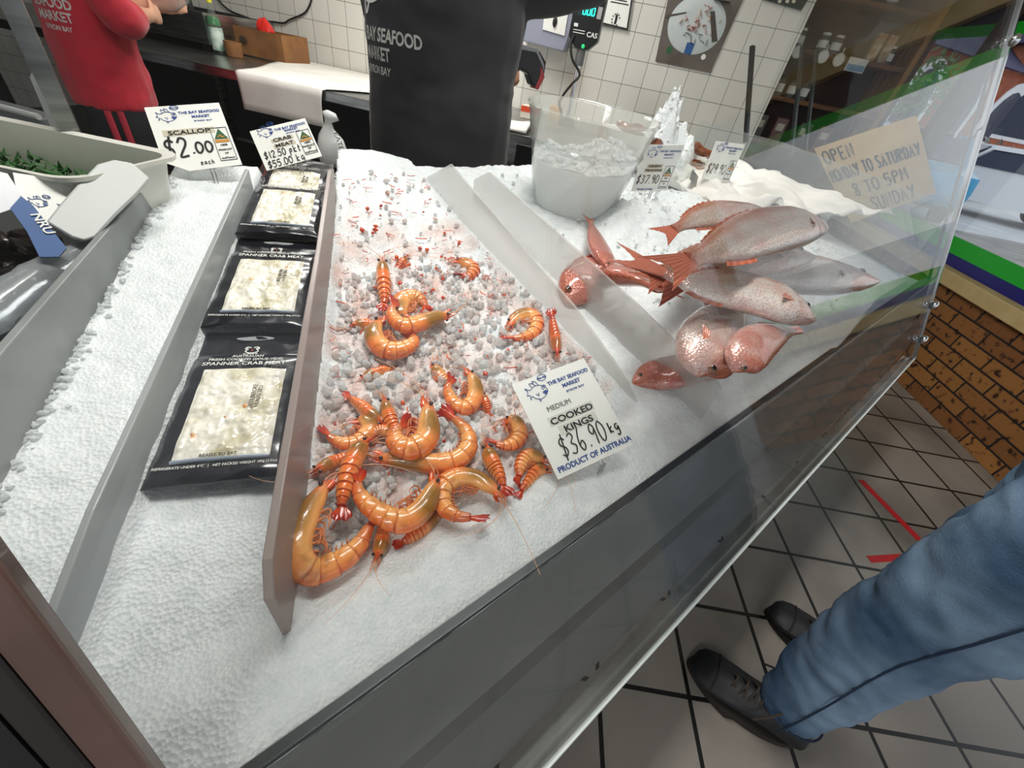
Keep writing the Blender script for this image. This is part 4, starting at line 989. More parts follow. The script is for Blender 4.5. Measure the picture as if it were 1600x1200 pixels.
def fish(pxs, zs, depth_px, label, red=0.0, tailfin=True, seed=0, thick=.48, pect=True, dors=1.0, flip=1, tail_len=1.0):
    """pxs: snout to tail root, zs: heights of those points; lies on its side on the heap."""
    P_ = [on_z(x, y, z) for (x, y), z in zip(pxs, zs)]
    mid = P_[len(P_)//2]
    D = 1.12*depth_px*(mid - EYE).dot(CF)/FPX*.5
    n = Vector((0, -.30, 1)).normalized()
    t = thing('whole_fish', P_[0].lerp(P_[-1], .5), label, 'fish', 'whole fish heaped on ice')
    N = 36; sp = bspline(P_, N); fr_ = []
    for i, p in enumerate(sp):
        tg = (sp[min(i+1, N)] - sp[max(i-1, 0)]).normalized()          # towards the tail
        d = tg.cross(n).normalized()
        if d.y < 0: d = -d
        d = d*flip
        l = tg.cross(d).normalized(); l = l if l.z > 0 else -l
        fr_.append((p, tg, d, l))
    def at(s):
        x = max(0, min(.9999, s))*N; i = int(x); f = x-i; a, b = fr_[i], fr_[min(i+1, N)]
        return [a[k].lerp(b[k], f) for k in range(4)]
    rings, cols = [], []
    ss = [0, .012, .03, .055, .08, .115, .15, .19, .22, .235, .25, .29, .34, .40, .46, .52, .58, .64, .70, .76, .82, .88, .93, .965, .985]
    for s in ss:
        p, tg, d, l = at(s); R_ = D*fprof(s); g = 1.0 - (.035 if abs(s - .235) < .01 else 0)     # the gill cover
        ring = []
        for j in range(24):
            a = 2*PI*j/24; ca, sa = math.cos(a), math.sin(a)
            up_ = R_*ca*(1.06 if ca > 0 else .98)*g
            w_ = R_*thick*math.copysign(abs(sa)**.85, sa)*g*(1.15 if s < .3 else 1)
            ring.append(p + d*(up_ - D*.10*(1 - sm(0, .25, s))) + l*w_)
            f = .5 + .5*ca
            q = Vector((s*18, j*.5, seed*3.7)); nz = noise.noise(q)
            c = mixc(WHT, SILV, sm(.08, .35, f)); c = mixc(c, BACK, .95*sm(.55, .90, f + .12*nz))
            c = mixc(c, PINK, .30*sm(.3, .6, noise.noise(q*.6) + .3) + red)
            if s < .24: c = mixc(c, mixc(PINK, BACK, .5), .35 + .2*nz)
            if s > .80: c = mixc(c, ORF, .55*sm(.80, .97, s))
            c = mixc(c, BACK, .25*max(0, math.sin(f*40))*sm(.3, .5, f)*sm(.24, .3, s))
            cols.append(c)
        rings.append(ring)
    b = MB(); b.loft(rings, True, cols); b.build('body', 'fish_skin', t, auto=70)
    # eye on the upper side
    p, tg, d, l = at(.105); R_ = D*fprof(.105); e = p + d*R_*.30 + l*R_*thick*1.06
    M = frame(e, tg, d)
    k = MB(); k.ball(e, (D*.15, D*.15, D*.055), 16, 8, M.to_3x3()); eo = k.build('eye', 'eye_ring', t)
    k = MB(); k.ball(e + l*D*.025, (D*.095, D*.095, D*.05), 14, 8, M.to_3x3()); k.build('pupil', 'prawn_eye', eo)
    # lips
    k = MB(); p, tg, d, l = at(.012); pa = []
    for q in range(9):
        a = -1.2 + 2.4*q/8; s_ = .012 + .045*abs(a)/1.2; p, tg, d, l = at(s_); R_ = D*fprof(s_)
        pa.append(p - d*R_*.15 - d*D*.10 + l*R_*thick*math.sin(a)*1.05 - tg*D*.02)
    k.tube(pa, D*.035, 6); k.build('lips', mat('fish_lip', 'B88478', .3, coat=.6), t)
    def fin(name, base, tips, th, ca, cb, rays=True):
        m = len(base); k = MB(); v, c = [], []
        for side in (1, -1):
            for i in range(m):
                for q in range(5):
                    f = q/4; w = base[i].lerp(tips[i], f) + l*side*th*(1 - .8*f)
                    if rays: w += l*D*.012*(1 if i % 2 else -1)*f
                    v.append(w); c.append(mixc(mixc(ca, cb, f), DK if i % 2 else WHT, .34 if i % 2 else .10))
        fcs = []
        for sd in (0, 1):
            for i in range(m-1):
                for q in range(4):
                    a = sd*m*5 + i*5 + q; fcs.append((a, a+1, a+6, a+5))
        for i in range(m-1):
            for q in (0, 4):
                a = i*5+q; fcs.append((a, a+5, a+5+m*5, a+m*5))
        for i in (0, m-1):
            for q in range(4):
                a = i*5+q; fcs.append((a, a+1, a+1+m*5, a+m*5))
        k.add(v, fcs, c); return k.build(name, 'fin', t, auto=50)
    l = fr_[N//2][3]
    if tailfin:
        p, tg, d, l = at(.975); base, tips = [], []
        for i in range(17):
            a = -1 + 2*i/16; base.append(p + d*D*.27*a)
            L_ = D*(1.75*(.55 + .45*abs(a)**1.3))*tail_len; tips.append(p + tg*L_ + d*D*.66*a*tail_len**.5)
        fin('tail_fin', base, tips, D*.035, mixc(PINK, ORF, .5), mixc(ORF, PINK, .35))
    if dors:
        base, tips = [], []
        for i in range(26):
            s = lerp(.26, .82, i/25); p, tg, d, l = at(s); R_ = D*fprof(s)*1.04
            h = D*.20*dors*(sm(0, .15, i/25)*(1 - .5*sm(.5, 1, i/25)))*(1.12 if i % 2 else .85)
            base.append(p + d*R_*.97); tips.append(p + d*(R_*.97 + h*.75) + tg*h*1.0 + l*h*.35)
        fin('dorsal_fin', base, tips, D*.02, mixc(BACK, ORF, .5), mixc(ORF, PINK, .3))
    base, tips = [], []
    for i in range(9):
        s = lerp(.66, .80, i/8); p, tg, d, l = at(s); R_ = D*fprof(s)*.97
        base.append(p - d*R_*.95); tips.append(p - d*(R_*.95 + D*.18) + tg*D*.2)
    fin('anal_fin', base, tips, D*.02, PINK, ORF)
    if pect:
        base, tips = [], []
        p, tg, d, l = at(.265); R_ = D*fprof(.265); q0 = p - d*R_*.30 + l*R_*thick*1.02
        for i in range(9):
            a = -.5 + 1.0*i/8
            base.append(q0 + d*D*.10*a*1.6); tips.append(q0 + tg*D*.62*(1 - .35*abs(a + .3)) + d*D*.30*a + l*D*.10 - d*D*.12)
        fin('pectoral_fin', base, tips, D*.015, mixc(BACK, ORF, .5), mixc(ORF, WHT, .35))
    return t
FISH = [
 ([(1272,398),(1210,402),(1140,405),(1075,415),(1035,425)], [1.06,1.065,1.065,1.06,1.06], 74, 'dark shaded snapper underneath the topmost one, eye showing on the right', dict(red=.12, seed=1, dors=.5)),
 ([(1372,436),(1300,432),(1220,425),(1140,425),(1060,440)], [.985,1.0,1.02,1.03,1.03], 80, 'snapper behind the front silver one, its head reaching farthest right', dict(red=.05, seed=2)),
 ([(1220,345),(1180,338),(1130,335),(1085,345),(1050,360)], [1.085,1.09,1.09,1.085,1.08], 50, 'pinkish snapper at the back, tail fanning left behind the topmost one', dict(red=.1, seed=3, pect=False)),
 ([(1290,352),(1250,352),(1195,363),(1130,388),(1075,408)], [1.105,1.11,1.11,1.105,1.10], 80, 'topmost silver pink snapper of the heap, head at the right', dict(red=.05, seed=4, dors=.8)),
 ([(1272,497),(1225,476),(1160,456),(1090,447),(1035,425)], [1.035,1.05,1.055,1.06,1.065], 80, 'silver snapper in front with a long orange tail pointing up left', dict(red=.0, seed=5, tail_len=1.15)),
 ([(1096,590),(1098,560),(1112,525),(1140,490),(1170,470)], [1.0,1.01,1.01,1.01,1.0], 88, 'short silver bellied fish coming out below the front snapper', dict(red=.1, seed=6, tailfin=False, flip=-1, dors=.4)),
 ([(1148,583),(1160,560),(1180,535),(1215,520),(1250,515)], [1.02,1.03,1.03,1.02,1.0], 58, 'red snapper head facing the front glass, low in the heap', dict(red=.55, seed=7, tailfin=False, pect=False, flip=-1, dors=.5)),
 ([(880,472),(905,448),(945,430),(990,435),(1030,452)], [.925,.94,.965,.99,1.01], 74, 'red fish with its head behind the milky divider, facing left', dict(red=.8, seed=8, tail_len=.5)),
 ([(985,597),(1020,588),(1060,582),(1105,575),(1140,565)], [.885,.89,.905,.92,.93], 52, 'red fish lying lowest, seen blurred through the milky divider', dict(red=.8, seed=9, tailfin=False, pect=False)),
 ([(955,425),(945,405),(936,385),(928,362),(922,345)], [.985,.985,.985,.985,.985], 34, 'narrow red fish tail sticking out of the ice below the clear bucket', dict(red=.95, seed=10, pect=False, dors=.2)),
]
for pxs, zs, dp, label, kw in FISH: fish(pxs, zs, dp, label, **kw)
# ================================================================== PEOPLE
mat('skin', 'C08A6E', .5, col2='B27A60', nscale=9, sss=.1)
mat('skin_pale', 'C99A80', .5, col2='BC8A70', nscale=9, sss=.1)
mat('black_cotton', '14151A', .85, col2='1B1C22', nscale=6, bump=.25, bscale=18, sheen=.2)
mat('red_cotton', 'BE2034', .85, col2='A6182A', nscale=5, bump=.25, bscale=16, sheen=.2)
mat('black_shorts', '101116', .8, bump=.2, bscale=20)
mat('stripe_red', 'A8283A', .8)
mat('jeans', '36506C', .85, col2='7E97AE', nscale=5, lo=.35, hi=.7, bump=.35, bscale=260)
mat('jeans_seam', '1E2E46', .9)
mat('shoe_leather', '1A1B1E', .55, col2='24262A', nscale=20, bump=.2, bscale=60)
mat('shoe_sole', '2A2520', .8)
mat('hair_dark', '2A1D14', .6, bump=.5, bscale=150)
def shape(name, limbs, m, parent, voxel=.008, wrinkle=0.0, wscale=14.0, smooth=3, wseed=0.0):
    """One continuous surface from tapering limbs: each limb is [(point, half width, half depth)], with its width direction."""
    mb = MB()
    for lb in limbs:
        if lb[0] == 'ball': mb.ball(lb[1], lb[2], 16, 10); continue
        pts, wid = lb
        N = max(6, 5*(len(pts)-1)); P_ = bspline([p for p, a, b in pts], N); k = len(pts)-1; rings = []
        for i, p in enumerate(P_):
            u = i/N*k; j = min(int(u), k-1); f = u-j; f = f*f*(3-2*f)
            a, b = lerp(pts[j][1], pts[j+1][1], f), lerp(pts[j][2], pts[j+1][2], f)
            tg = (P_[min(i+1, N)] - P_[max(i-1, 0)]).normalized(); w = Vector(wid); w = (w - tg*w.dot(tg)).normalized(); d = tg.cross(w)
            rings.append([p + w*a*math.cos(2*PI*q/18) + d*b*math.sin(2*PI*q/18) for q in range(18)])
        mb.loft(rings)
    o = mb.build(name, None, None, origin=parent.matrix_world.translation)
    md = o.modifiers.new('r', 'REMESH'); md.mode = 'VOXEL'; md.voxel_size = voxel; md.use_smooth_shade = True
    if smooth: md = o.modifiers.new('s', 'SMOOTH'); md.iterations = smooth; md.factor = .5
    dg = bpy.context.evaluated_depsgraph_get(); dg.update()
    me = bpy.data.meshes.new_from_object(o.evaluated_get(dg)); me.name = name
    o.modifiers.clear(); o.data = me
    if wrinkle:
        for v in me.vertices:
            q = v.co*wscale
            f = noise.noise(q + Vector((wseed, 0, 0)))*.6 + (1 - abs(noise.noise(Vector((q.x, q.y, q.z*1.8)) + Vector((3, wseed, 5))))*2)*.55
            v.co += v.normal*wrinkle*f
    me.polygons.foreach_set('use_smooth', [True]*len(me.polygons))
    me.materials.clear(); me.materials.append(MATS[m])
    loc = o.location.copy(); o.parent = parent; o.location = parent.matrix_world.inverted() @ loc
    if parent.matrix_world.to_3x3() != Matrix.Identity(3): o.matrix_world = Matrix.Translation(loc)
    return o
def hand(limbs, wrist, along, across, s=1.0, curl=.5, thumb=1):
    """Palm, four unequal bent fingers and a side thumb, added to a body's limbs."""
    a, c = Vector(along).normalized(), Vector(across).normalized(); nrm = a.cross(c).normalized(); c = nrm.cross(a)
    W = Vector(wrist)
    limbs.append(([(W, .026*s, .018*s), (W + a*.045*s, .038*s, .015*s), (W + a*.088*s, .040*s, .013*s)], c))
    for i, L_ in enumerate((.066, .076, .070, .054)):
        q = W + a*.086*s + c*(.030 - .020*i)*s; f1 = q + (a*math.cos(curl*.6) - nrm*math.sin(curl*.6))*L_*.45*s
        f2 = f1 + (a*math.cos(curl*1.5) - nrm*math.sin(curl*1.5))*L_*.32*s; f3 = f2 + (a*math.cos(curl*2.3) - nrm*math.sin(curl*2.3))*L_*.25*s
        limbs.append(([(q - a*.012*s, .0095*s, .0095*s), (f1, .009*s, .009*s), (f2, .008*s, .008*s), (f3, .0065*s, .0065*s)], c))
    t0 = W + a*.022*s + c*.026*s*thumb; t1 = t0 + (a*.7 + c*.7*thumb - nrm*.25)*.034*s; t2 = t1 + (a*.85 + c*.25*thumb - nrm*.45)*.030*s
    limbs.append(([(t0, .012*s, .012*s), (t1, .0105*s, .0105*s), (t2, .008*s, .008*s)], nrm))
def head(limbs, base, face, s=1.0):
    f = Vector(face).normalized(); side = f.cross(UP).normalized(); b = Vector(base)
    limbs.append(([(b - UP*.08, .058*s, .058*s), (b + UP*.03, .054*s, .056*s)], side))
    limbs.append(([(b + f*.035 + UP*.0, .03*s, .03*s), (b + f*.03 + UP*.04*s, .062*s, .075*s), (b + f*.015 + UP*.12*s, .074*s, .094*s), (b + UP*.18*s, .070*s, .090*s), (b + UP*.225*s, .03*s, .04*s)], side))
    limbs.append(([(b + f*.105*s + UP*.135*s, .008, .008), (b + f*.128*s + UP*.098*s, .014, .012), (b + f*.100*s + UP*.092*s, .010, .008)], side))
    for q in (-1, 1):
        limbs.append(([(b + side*q*.074*s + UP*.085*s - f*.01, .006, .016), (b + side*q*.082*s + UP*.125*s - f*.018, .008, .020)], f))
def face_parts(t, base, face, hairm, s=1.0):
    f = Vector(face).normalized(); side = f.cross(UP).normalized(); b = Vector(base)
    for q in (-1, 1):
        k = MB(); k.ball(b + f*.094*s + side*q*.032*s + UP*.132*s, .0125, 12, 8); e = k.build('eye', mat('eye_white', 'E8E6E0', .2), t)
        k = MB(); k.ball(b + f*.103*s + side*q*.032*s + UP*.132*s, .006, 10, 6); k.build('iris', 'prawn_eye', e)
    k = MB(); k.tube([b + f*.098*s - side*.024 + UP*.058*s, b + f*.106*s + UP*.056*s, b + f*.098*s + side*.024 + UP*.058*s], .005, 8); k.build('mouth', mat('lip', '9A5A50', .5), t)
    shape('hair', [([(b - f*.045 + UP*.06*s, .066*s, .050*s), (b - f*.03 + UP*.15*s, .083*s, .085*s), (b - f*.004 + UP*.205*s, .078*s, .094*s), (b + UP*.245*s, .035*s, .045*s)], side)], hairm, t, .010, .004, 40)
def shoe(t, toe, heel, name='shoe'):
    toe, heel = Vector(toe), Vector(heel); toe.z = heel.z = 0.0
    a = (toe - heel).normalized(); c = a.cross(UP); L_ = (toe - heel).length
    S = lambda u, w, h: heel + a*L_*u + c*w + UP*h
    up_ = MB(); rings = []
    for u, w, h in ((.0, .026, .085), (.05, .036, .115), (.16, .042, .135), (.28, .044, .130), (.40, .046, .108), (.54, .050, .088), (.70, .055, .072), (.84, .055, .064), (.93, .047, .056), (.98, .032, .046), (1.0, .014, .034)):
        rings.append([S(u, w*math.cos(th)*(1 if math.sin(th) < .3 else 1 - .35*(math.sin(th) - .3)), .018 + max(0, (h-.018)*(.5 + .5*math.sin(th)))) for th in [2*PI*j/20 for j in range(20)]])
    up_.loft(rings); uo = up_.build(name, 'shoe_leather', t)
    k = MB(); pts = []
    for j in range(40):
        th = 2*PI*j/40; u = .5 + .52*math.cos(th); w = math.sin(th)*(.058 if math.cos(th) > 0 else .047)*(1 - .12*math.cos(th*2)); pts.append((u, w))
    k.loft([[S(u, w, z) for u, w in pts] for z in (0.001, .012, .024)]); k.build('sole', 'shoe_sole', uo)
    k = MB(); k.tube([S(.80, w*1.15, .050 + .022*(1 - (w/.045)**2)) for w in (-.046, -.03, 0, .03, .046)], .0025, 6); k.build('toe_cap_seam', 'shoe_sole', uo)
    k = MB()
    for i in range(5):
        u = .34 + .075*i; z = .128 - .0125*i
        k.tube(bspline([S(u, -.026, z - .012), S(u + .02, 0, z + .010), S(u + .04, .026, z - .018)], 8), .0028, 6)
        k.tube(bspline([S(u, .026, z - .012), S(u + .02, 0, z + .012), S(u + .04, -.026, z - .018)], 8), .0028, 6)
    for q in (-1, 1):
        k.tube(bspline([S(.36, 0, .142), S(.34, q*.03, .16), S(.42, q*.06, .14), S(.50, q*.075, .105)], 12), .0026, 6)
    k.build('lace', mat('lace', '3A332C', .8), uo)
    return uo
# ------------------------------------------------------------------ customer in jeans, standing at the glass on the right
cu = thing('person', (1.0, -.33, 0), 'person in blue jeans and dark lace-up shoes standing at the counter front on the right', 'person')
LA, LK, LH = Vector((.852, -.325, .10)), Vector((.915, -.318, .47)), Vector((.945, -.345, .86))
RA, RK, RH = Vector((1.185, -.395, .10)), Vector((1.205, -.365, .47)), Vector((1.125, -.365, .86))
bl = []
for A_, K_, H_ in ((LA, LK, LH), (RA, RK, RH)):
    bl.append(([(A_ - UP*.05, .036, .045), (A_, .036, .040), (A_.lerp(K_, .55) - BY*.0, .052, .058), (K_, .055, .060), (K_.lerp(H_, .5), .072, .078), (H_, .085, .09)], (1, 0, 0)))
hipc = Vector((1.03, -.345, .90))
bl.append(([(hipc - UP*.06, .15, .10), (hipc + UP*.05, .165, .11), (hipc + UP*.22, .14, .095), (hipc + UP*.42, .165, .11), (hipc + UP*.54, .15, .085), (hipc + UP*.60, .06, .06)], (1, 0, 0)))
hb = hipc + UP*.66
head(bl, hb, (-.5, .85, -.1))
for q in (-1, 1):
    sh = hipc + Vector((q*.165, 0, .52)); el = sh + Vector((q*.08, -.02, -.27)); wr = el + Vector((-q*.10, .17, .16))
    bl.append(([(sh, .048, .052), (sh.lerp(el, .5), .046, .048), (el, .038, .040), (el.lerp(wr, .4), .036, .037), (wr, .024, .020)], (1, 0, 0)))
    hand(bl, wr, wr - el, (-q, .3, 0), 1.0, .45, 1)
shape('body', bl, 'skin', cu, .009)
face_parts(cu, hb, (-.5, .85, -.1), 'hair_dark')
jl = []
for A_, K_, H_, s_ in ((LA, LK, LH, -1), (RA, RK, RH, 1)):
    r_ = 1.0 if s_ < 0 else .84
    jl.append(([(A_ + UP*.012 + Vector((0, -.012, 0)), .054*r_, .062*r_), (A_ + UP*.06, .058*r_, .066*r_), (A_.lerp(K_, .5), .076*r_, .084*r_), (K_, .084*r_, .092*r_), (K_.lerp(H_, .45), .096*r_, .106*r_), (H_, .105, .115)], (1, 0, 0)))
jl.append(([(hipc - UP*.09, .15, .105), (hipc, .178, .122), (hipc + UP*.09, .172, .118), (hipc + UP*.14, .160, .108)], (1, 0, 0)))
jeans = shape('jeans', jl, 'jeans', cu, .0095, .0125, 12, 2)
for A_, K_, H_, s_ in ((LA, LK, LH, -1), (RA, RK, RH, 1)):
    for q in (-1,):
        k = MB(); off = lambda r, z: Vector((q*r, -.012, 0))
        pp = [A_ + off(.064, 0), A_ + UP*.06 + off(.064, 0), A_.lerp(K_, .5) + off(.084, 0), K_ + off(.088, 0), K_.lerp(H_, .45) + off(.102, 0), H_ + off(.112, 0)]
        k.tube(bspline(pp, 40), .0022, 6); k.build('side_seam', 'jeans_seam', cu)
    k = MB(); k.tube([A_ + Vector((.058*math.cos(a), -.010 + .066*math.sin(a), .026 + .003*math.sin(3*a))) for a in [2*PI*j/36 for j in range(37)]], .0022, 6); k.build('cuff_stitching', 'jeans_seam', cu)
shape('jumper', [([(hipc + UP*.00, .208, .155), (hipc + UP*.10, .205, .150), (hipc + UP*.22, .180, .130), (hipc + UP*.42, .185, .125), (hipc + UP*.55, .160, .095), (hipc + UP*.585, .075, .072)], (1, 0, 0))] +
      [([(hipc + Vector((q*.15, 0, .53)), .058, .062), (hipc + Vector((q*.215, -.01, .36)), .056, .058), (hipc + Vector((q*.240, -.02, .26)), .052, .052), (hipc + Vector((q*.15, .14, .40)), .038, .036)], (1, 0, 0)) for q in (-1, 1)], mat('navy_wool', '23283A', .9, bump=.3, bscale=120) and 'navy_wool', cu, .012, .004, 14)
shoe(cu, (.790, -.132, 0), (.862, -.402, 0)); shoe(cu, (1.135, -.205, 0), (1.185, -.475, 0))

# ------------------------------------------------------------------ staff member in black behind the counter
st = thing('person', (.75, 1.27, 0), 'person in a black printed staff shirt reaching right behind the counter', 'person')
c0 = Vector((.745, 1.27, 0)); FW = Vector((.55, .83, 0)).normalized(); SD = FW.cross(UP).normalized()     # faces away; SD is the right hand side
bl = []
def pt(r, f, z): return c0 + SD*r + FW*f + UP*z
for q in (-1, 1):
    bl.append(([(pt(q*.10, 0, .07), .038, .045), (pt(q*.10, 0, .26), .055, .058), (pt(q*.10, .01, .44), .052, .055), (pt(q*.10, 0, .64), .075, .08), (pt(q*.09, 0, .84), .095, .1)], SD))
    bl.append(([(pt(q*.10, -.05, .03), .036, .03), (pt(q*.11, .07, .035), .042, .032), (pt(q*.115, .16, .02), .03, .016)], SD))
bl.append(([(pt(0, 0, .80), .15, .11), (pt(0, 0, .95), .165, .115), (pt(0, 0, 1.10), .15, .105), (pt(0, 0, 1.30), .18, .12), (pt(0, 0, 1.42), .165, .09), (pt(0, .01, 1.49), .06, .06)], SD))
hb = pt(0, .02, 1.555); head(bl, hb, FW)
rs, re, rw = pt(.19, .01, 1.40), pt(.42, .10, 1.46), pt(.50, .28, 1.64)
ls, le, lw = pt(-.18, .03, 1.38), pt(-.13, .20, 1.12), pt(.06, .27, 1.12)
mat_l = []
for a_, b_, c_ in ((rs, re, rw), (ls, le, lw)):
    bl.append(([(a_, .052, .055), (a_.lerp(b_, .5), .048, .050), (b_, .040, .042), (b_.lerp(c_, .45), .038, .038), (c_, .026, .021)], UP))
HB = on_plane(808, 118, (0, 1.44, 0), Vector((0, 1, 0)))
hand(bl, rw, rw - re, UP, 1.0, .5, 1); 
# left hand holding the label gun, seen past the shirt
hand(bl, lw, HB - lw, UP, 1.0, .9, 1)
bl.append(([(lw, .026, .021), (lw.lerp(HB, .5), .026, .022), (HB, .03, .022)], UP))
shape('body', bl, 'skin', st, .008); face_parts(st, hb, FW, 'hair_dark')
tee = [([(pt(0, 0, .74), .205, .150), (pt(0, 0, .86), .215, .155), (pt(0, -.005, 1.0), .210, .150), (pt(0, -.005, 1.14), .205, .140), (pt(0, 0, 1.30), .215, .145), (pt(0, 0, 1.42), .185, .105), (pt(0, .01, 1.475), .075, .075)], SD)]
tee.append(([(pt(.16, .01, 1.39), .075, .08), (rs.lerp(re, .4) - UP*.01, .078, .075), (rs.lerp(re, .95), .072, .068)], UP))
tee.append(([(pt(-.16, .01, 1.38), .075, .08), (ls.lerp(le, .4), .072, .072), (ls.lerp(le, .92), .066, .066)], SD))
shirt = shape('shirt', tee, 'black_cotton', st, .011, .008, 9, 2)
tr_ = [([(pt(q*.10, 0, .09), .062, .068), (pt(q*.10, 0, .44), .072, .076), (pt(q*.095, 0, .80), .10, .11)], SD) for q in (-1, 1)] + [([(pt(0, 0, .76), .16, .115), (pt(0, 0, .95), .17, .12)], SD)]
shape('trousers', tr_, mat('dark_trousers', '1C1D22', .9) and 'dark_trousers', st, .012, .004, 12)
dg = bpy.context.evaluated_depsgraph_get(); dg.update()
def print_on(mb, target, centre, nrm, right, draw, lift=.0015):
    """Printing pressed onto cloth: drawn flat, then each point dropped onto the cloth along nrm."""
    M = frame(centre + nrm*.25, right, UP); tmp = MB(); draw(tmp, M)
    inv = target.matrix_world.inverted(); d3 = inv.to_3x3()
    for i, v in enumerate(tmp.v):
        ok, loc, no, _ = target.ray_cast(inv @ v, (d3 @ (-nrm)).normalized())
        if ok: tmp.v[i] = target.matrix_world @ loc + nrm*lift
        else: tmp.v[i] = v - nrm*.40
    mb.v, mb.f, mb.c = tmp.v, tmp.f, tmp.c
    return mb
def back_print(mb, M):
    k = 1.0
    T_ = lambda x, y: M @ Matrix.Translation((x, y, 0))
    lettering(mb, 'THE BAY SEAFOOD', T_(-.01, -.012), .038, .62, .03); lettering(mb, 'MARKET', T_(-.025, -.050), .038, .62, .03); lettering(mb, 'BYRON BAY', T_(-.025, -.080), .024, .70, .02)
    f2 = MB()
    for ln in FISHLOGO: stroke(mb, [((x - .62)*.24, .035 + y*.22) for x, y in ln], M, .006, smooth=len(ln)*4)
    mb.add([M @ Vector(((x - .62)*.24, .035 + y*.22, 0)) for x, y in ((.58, .38), (.72, .42), (.80, .34), (.70, .22), (.62, .28))], [(0, 1, 2, 3, 4)])
k = MB(); PC = pt(-.165, -.10, 1.225)
print_on(k, shirt, PC + SD*.015, (-FW*.55 - SD*.83).normalized(), (SD*.55 - FW*.83), back_print)
k.build('shirt_print', 'print_white', st, smooth=False)
# the label gun in that hand
gun = thing('label_gun', HB + UP*.02, 'black and red handheld label gun held behind the black shirt', 'label gun')
G0 = on_plane(826, 104, (0, 1.46, 0), Vector((0, 1, 0))); GM = frame(G0, Vector((1, -.25, -.15)), UP)
hexp = [(-.075, .020), (-.055, .045), (.02, .052), (.055, .030), (.062, -.012), (.050, -.052), (.020, -.050), (-.005, -.022), (-.05, -.018)]
MB().slab([GM @ Vector((x, y, 0)) for x, y in hexp], .045).build('casing', mat('gun_black', '18191C', .35), gun, smooth=False, bevel=.005)
MB().slab([GM @ Vector((x, y, 0)) for x, y in ((-.078, .022), (-.057, .050), (.005, .057), (.048, .022), (.056, -.006), (.045, .012), (.004, .044), (-.05, .036))], .050).build('grey_rail', mat('gun_grey', '77797C', .4), gun, smooth=False, bevel=.002)
MB().slab([GM @ Vector((x, y, 0)) for x, y in ((.036, .014), (.056, -.004), (.064, -.012), (.052, -.056), (.036, -.056), (.044, -.012))], .049).build('red_nose', mat('gun_red', 'A03A3C', .4), gun, smooth=False, bevel=.002)
MB().slab([GM @ Vector((x, y, 0)) for x, y in ((-.075, -.004), (-.035, -.012), (-.045, -.07), (-.070, -.068))], .030).build('grip', 'gun_black', gun, smooth=False, bevel=.006)

# ------------------------------------------------------------------ staff member in red at the back bench
rd = thing('person', B(-2.08, 2.08, 0), 'person in a red staff top and black shorts bending over the back bench', 'person')
c0 = B(-2.11, 2.08, 0); FW = (BX*.75 + BY*.66).normalized(); SD = FW.cross(UP).normalized()
bl = []
for q in (-1, 1):
    bl.append(([(pt(q*.10, -.01, .06), .036, .042), (pt(q*.10, -.02, .27), .056, .062), (pt(q*.095, .01, .46), .052, .056), (pt(q*.09, 0, .64), .078, .082), (pt(q*.08, 0, .82), .095, .1)], SD))
    bl.append(([(pt(q*.10, -.05, .03), .036, .03), (pt(q*.11, .07, .035), .042, .032), (pt(q*.115, .16, .02), .03, .016)], SD))
bl.append(([(pt(0, 0, .78), .16, .12), (pt(0, 0, .92), .17, .125), (pt(0, 0, 1.06), .155, .12), (pt(0, .02, 1.26), .18, .12), (pt(0, .04, 1.38), .16, .09), (pt(0, .06, 1.45), .06, .06)], SD))
hb = pt(0, .09, 1.51); head(bl, hb, FW - UP*.4)
RWH = on_b(236, 24, 2.28); LWH = on_b(246, 10, 2.42)
for q, H_ in ((1, RWH), (-1, LWH)):
    a_ = pt(q*.19, .03, 1.36); b_ = pt(q*.23, .12, 1.10); b_ = b_.lerp(H_, .10)
    bl.append(([(a_, .052, .055), (a_.lerp(b_, .5), .047, .049), (b_, .040, .042), (b_.lerp(H_, .45), .037, .037), (H_, .026, .021)], UP))
    hand(bl, H_, H_ - b_, UP, .95, .8, 1)
shape('body', bl, 'skin_pale', rd, .008); face_parts(rd, hb, (FW - UP*.4).normalized(), 'hair_dark')
tee = [([(pt(0, 0, .76), .205, .155), (pt(0, 0, .86), .205, .160), (pt(0, 0, 1.0), .19, .150), (pt(0, .01, 1.14), .195, .145), (pt(0, .02, 1.27), .21, .14), (pt(0, .04, 1.37), .18, .10), (pt(0, .06, 1.42), .075, .075)], SD)]
for q, H_ in ((1, RWH), (-1, LWH)):
    a_ = pt(q*.16, .03, 1.35); b_ = pt(q*.23, .12, 1.10); b_ = b_.lerp(H_, .10)
    tee.append(([(a_, .075, .08), (a_.lerp(b_, .5), .074, .072), (b_, .066, .064), (b_.lerp(H_, .38), .056, .054)], UP))
shirt2 = shape('jumper', tee, 'red_cotton', rd, .011, .008, 9, 2, 7.0)
sh_ = [([(pt(q*.10, 0, .55), .108, .115), (pt(q*.095, 0, .70), .112, .12), (pt(q*.08, 0, .84), .11, .12)], SD) for q in (-1, 1)] + [([(pt(0, 0, .76), .17, .125), (pt(0, 0, .93), .175, .13)], SD)]
shape('shorts', sh_, 'black_shorts', rd, .011, .005, 12)
for q in (-1, 1):
    for dq in (-.022, .022):
        k = MB(); k.tube([pt(q*(.215 if z < .8 else .19), dq - .01, z) for z in (.545, .60, .66, .72, .765)], .012, 8, flat=.4, up=SD); k.build('side_stripe', 'stripe_red', rd)
dg = bpy.context.evaluated_depsgraph_get(); dg.update()
k = MB(); PC = on_b(86, 16, 1.93); RN = ((EYE - PC)*Vector((1, 1, 0))).normalized(); RN = (RN - FW*.6).normalized()
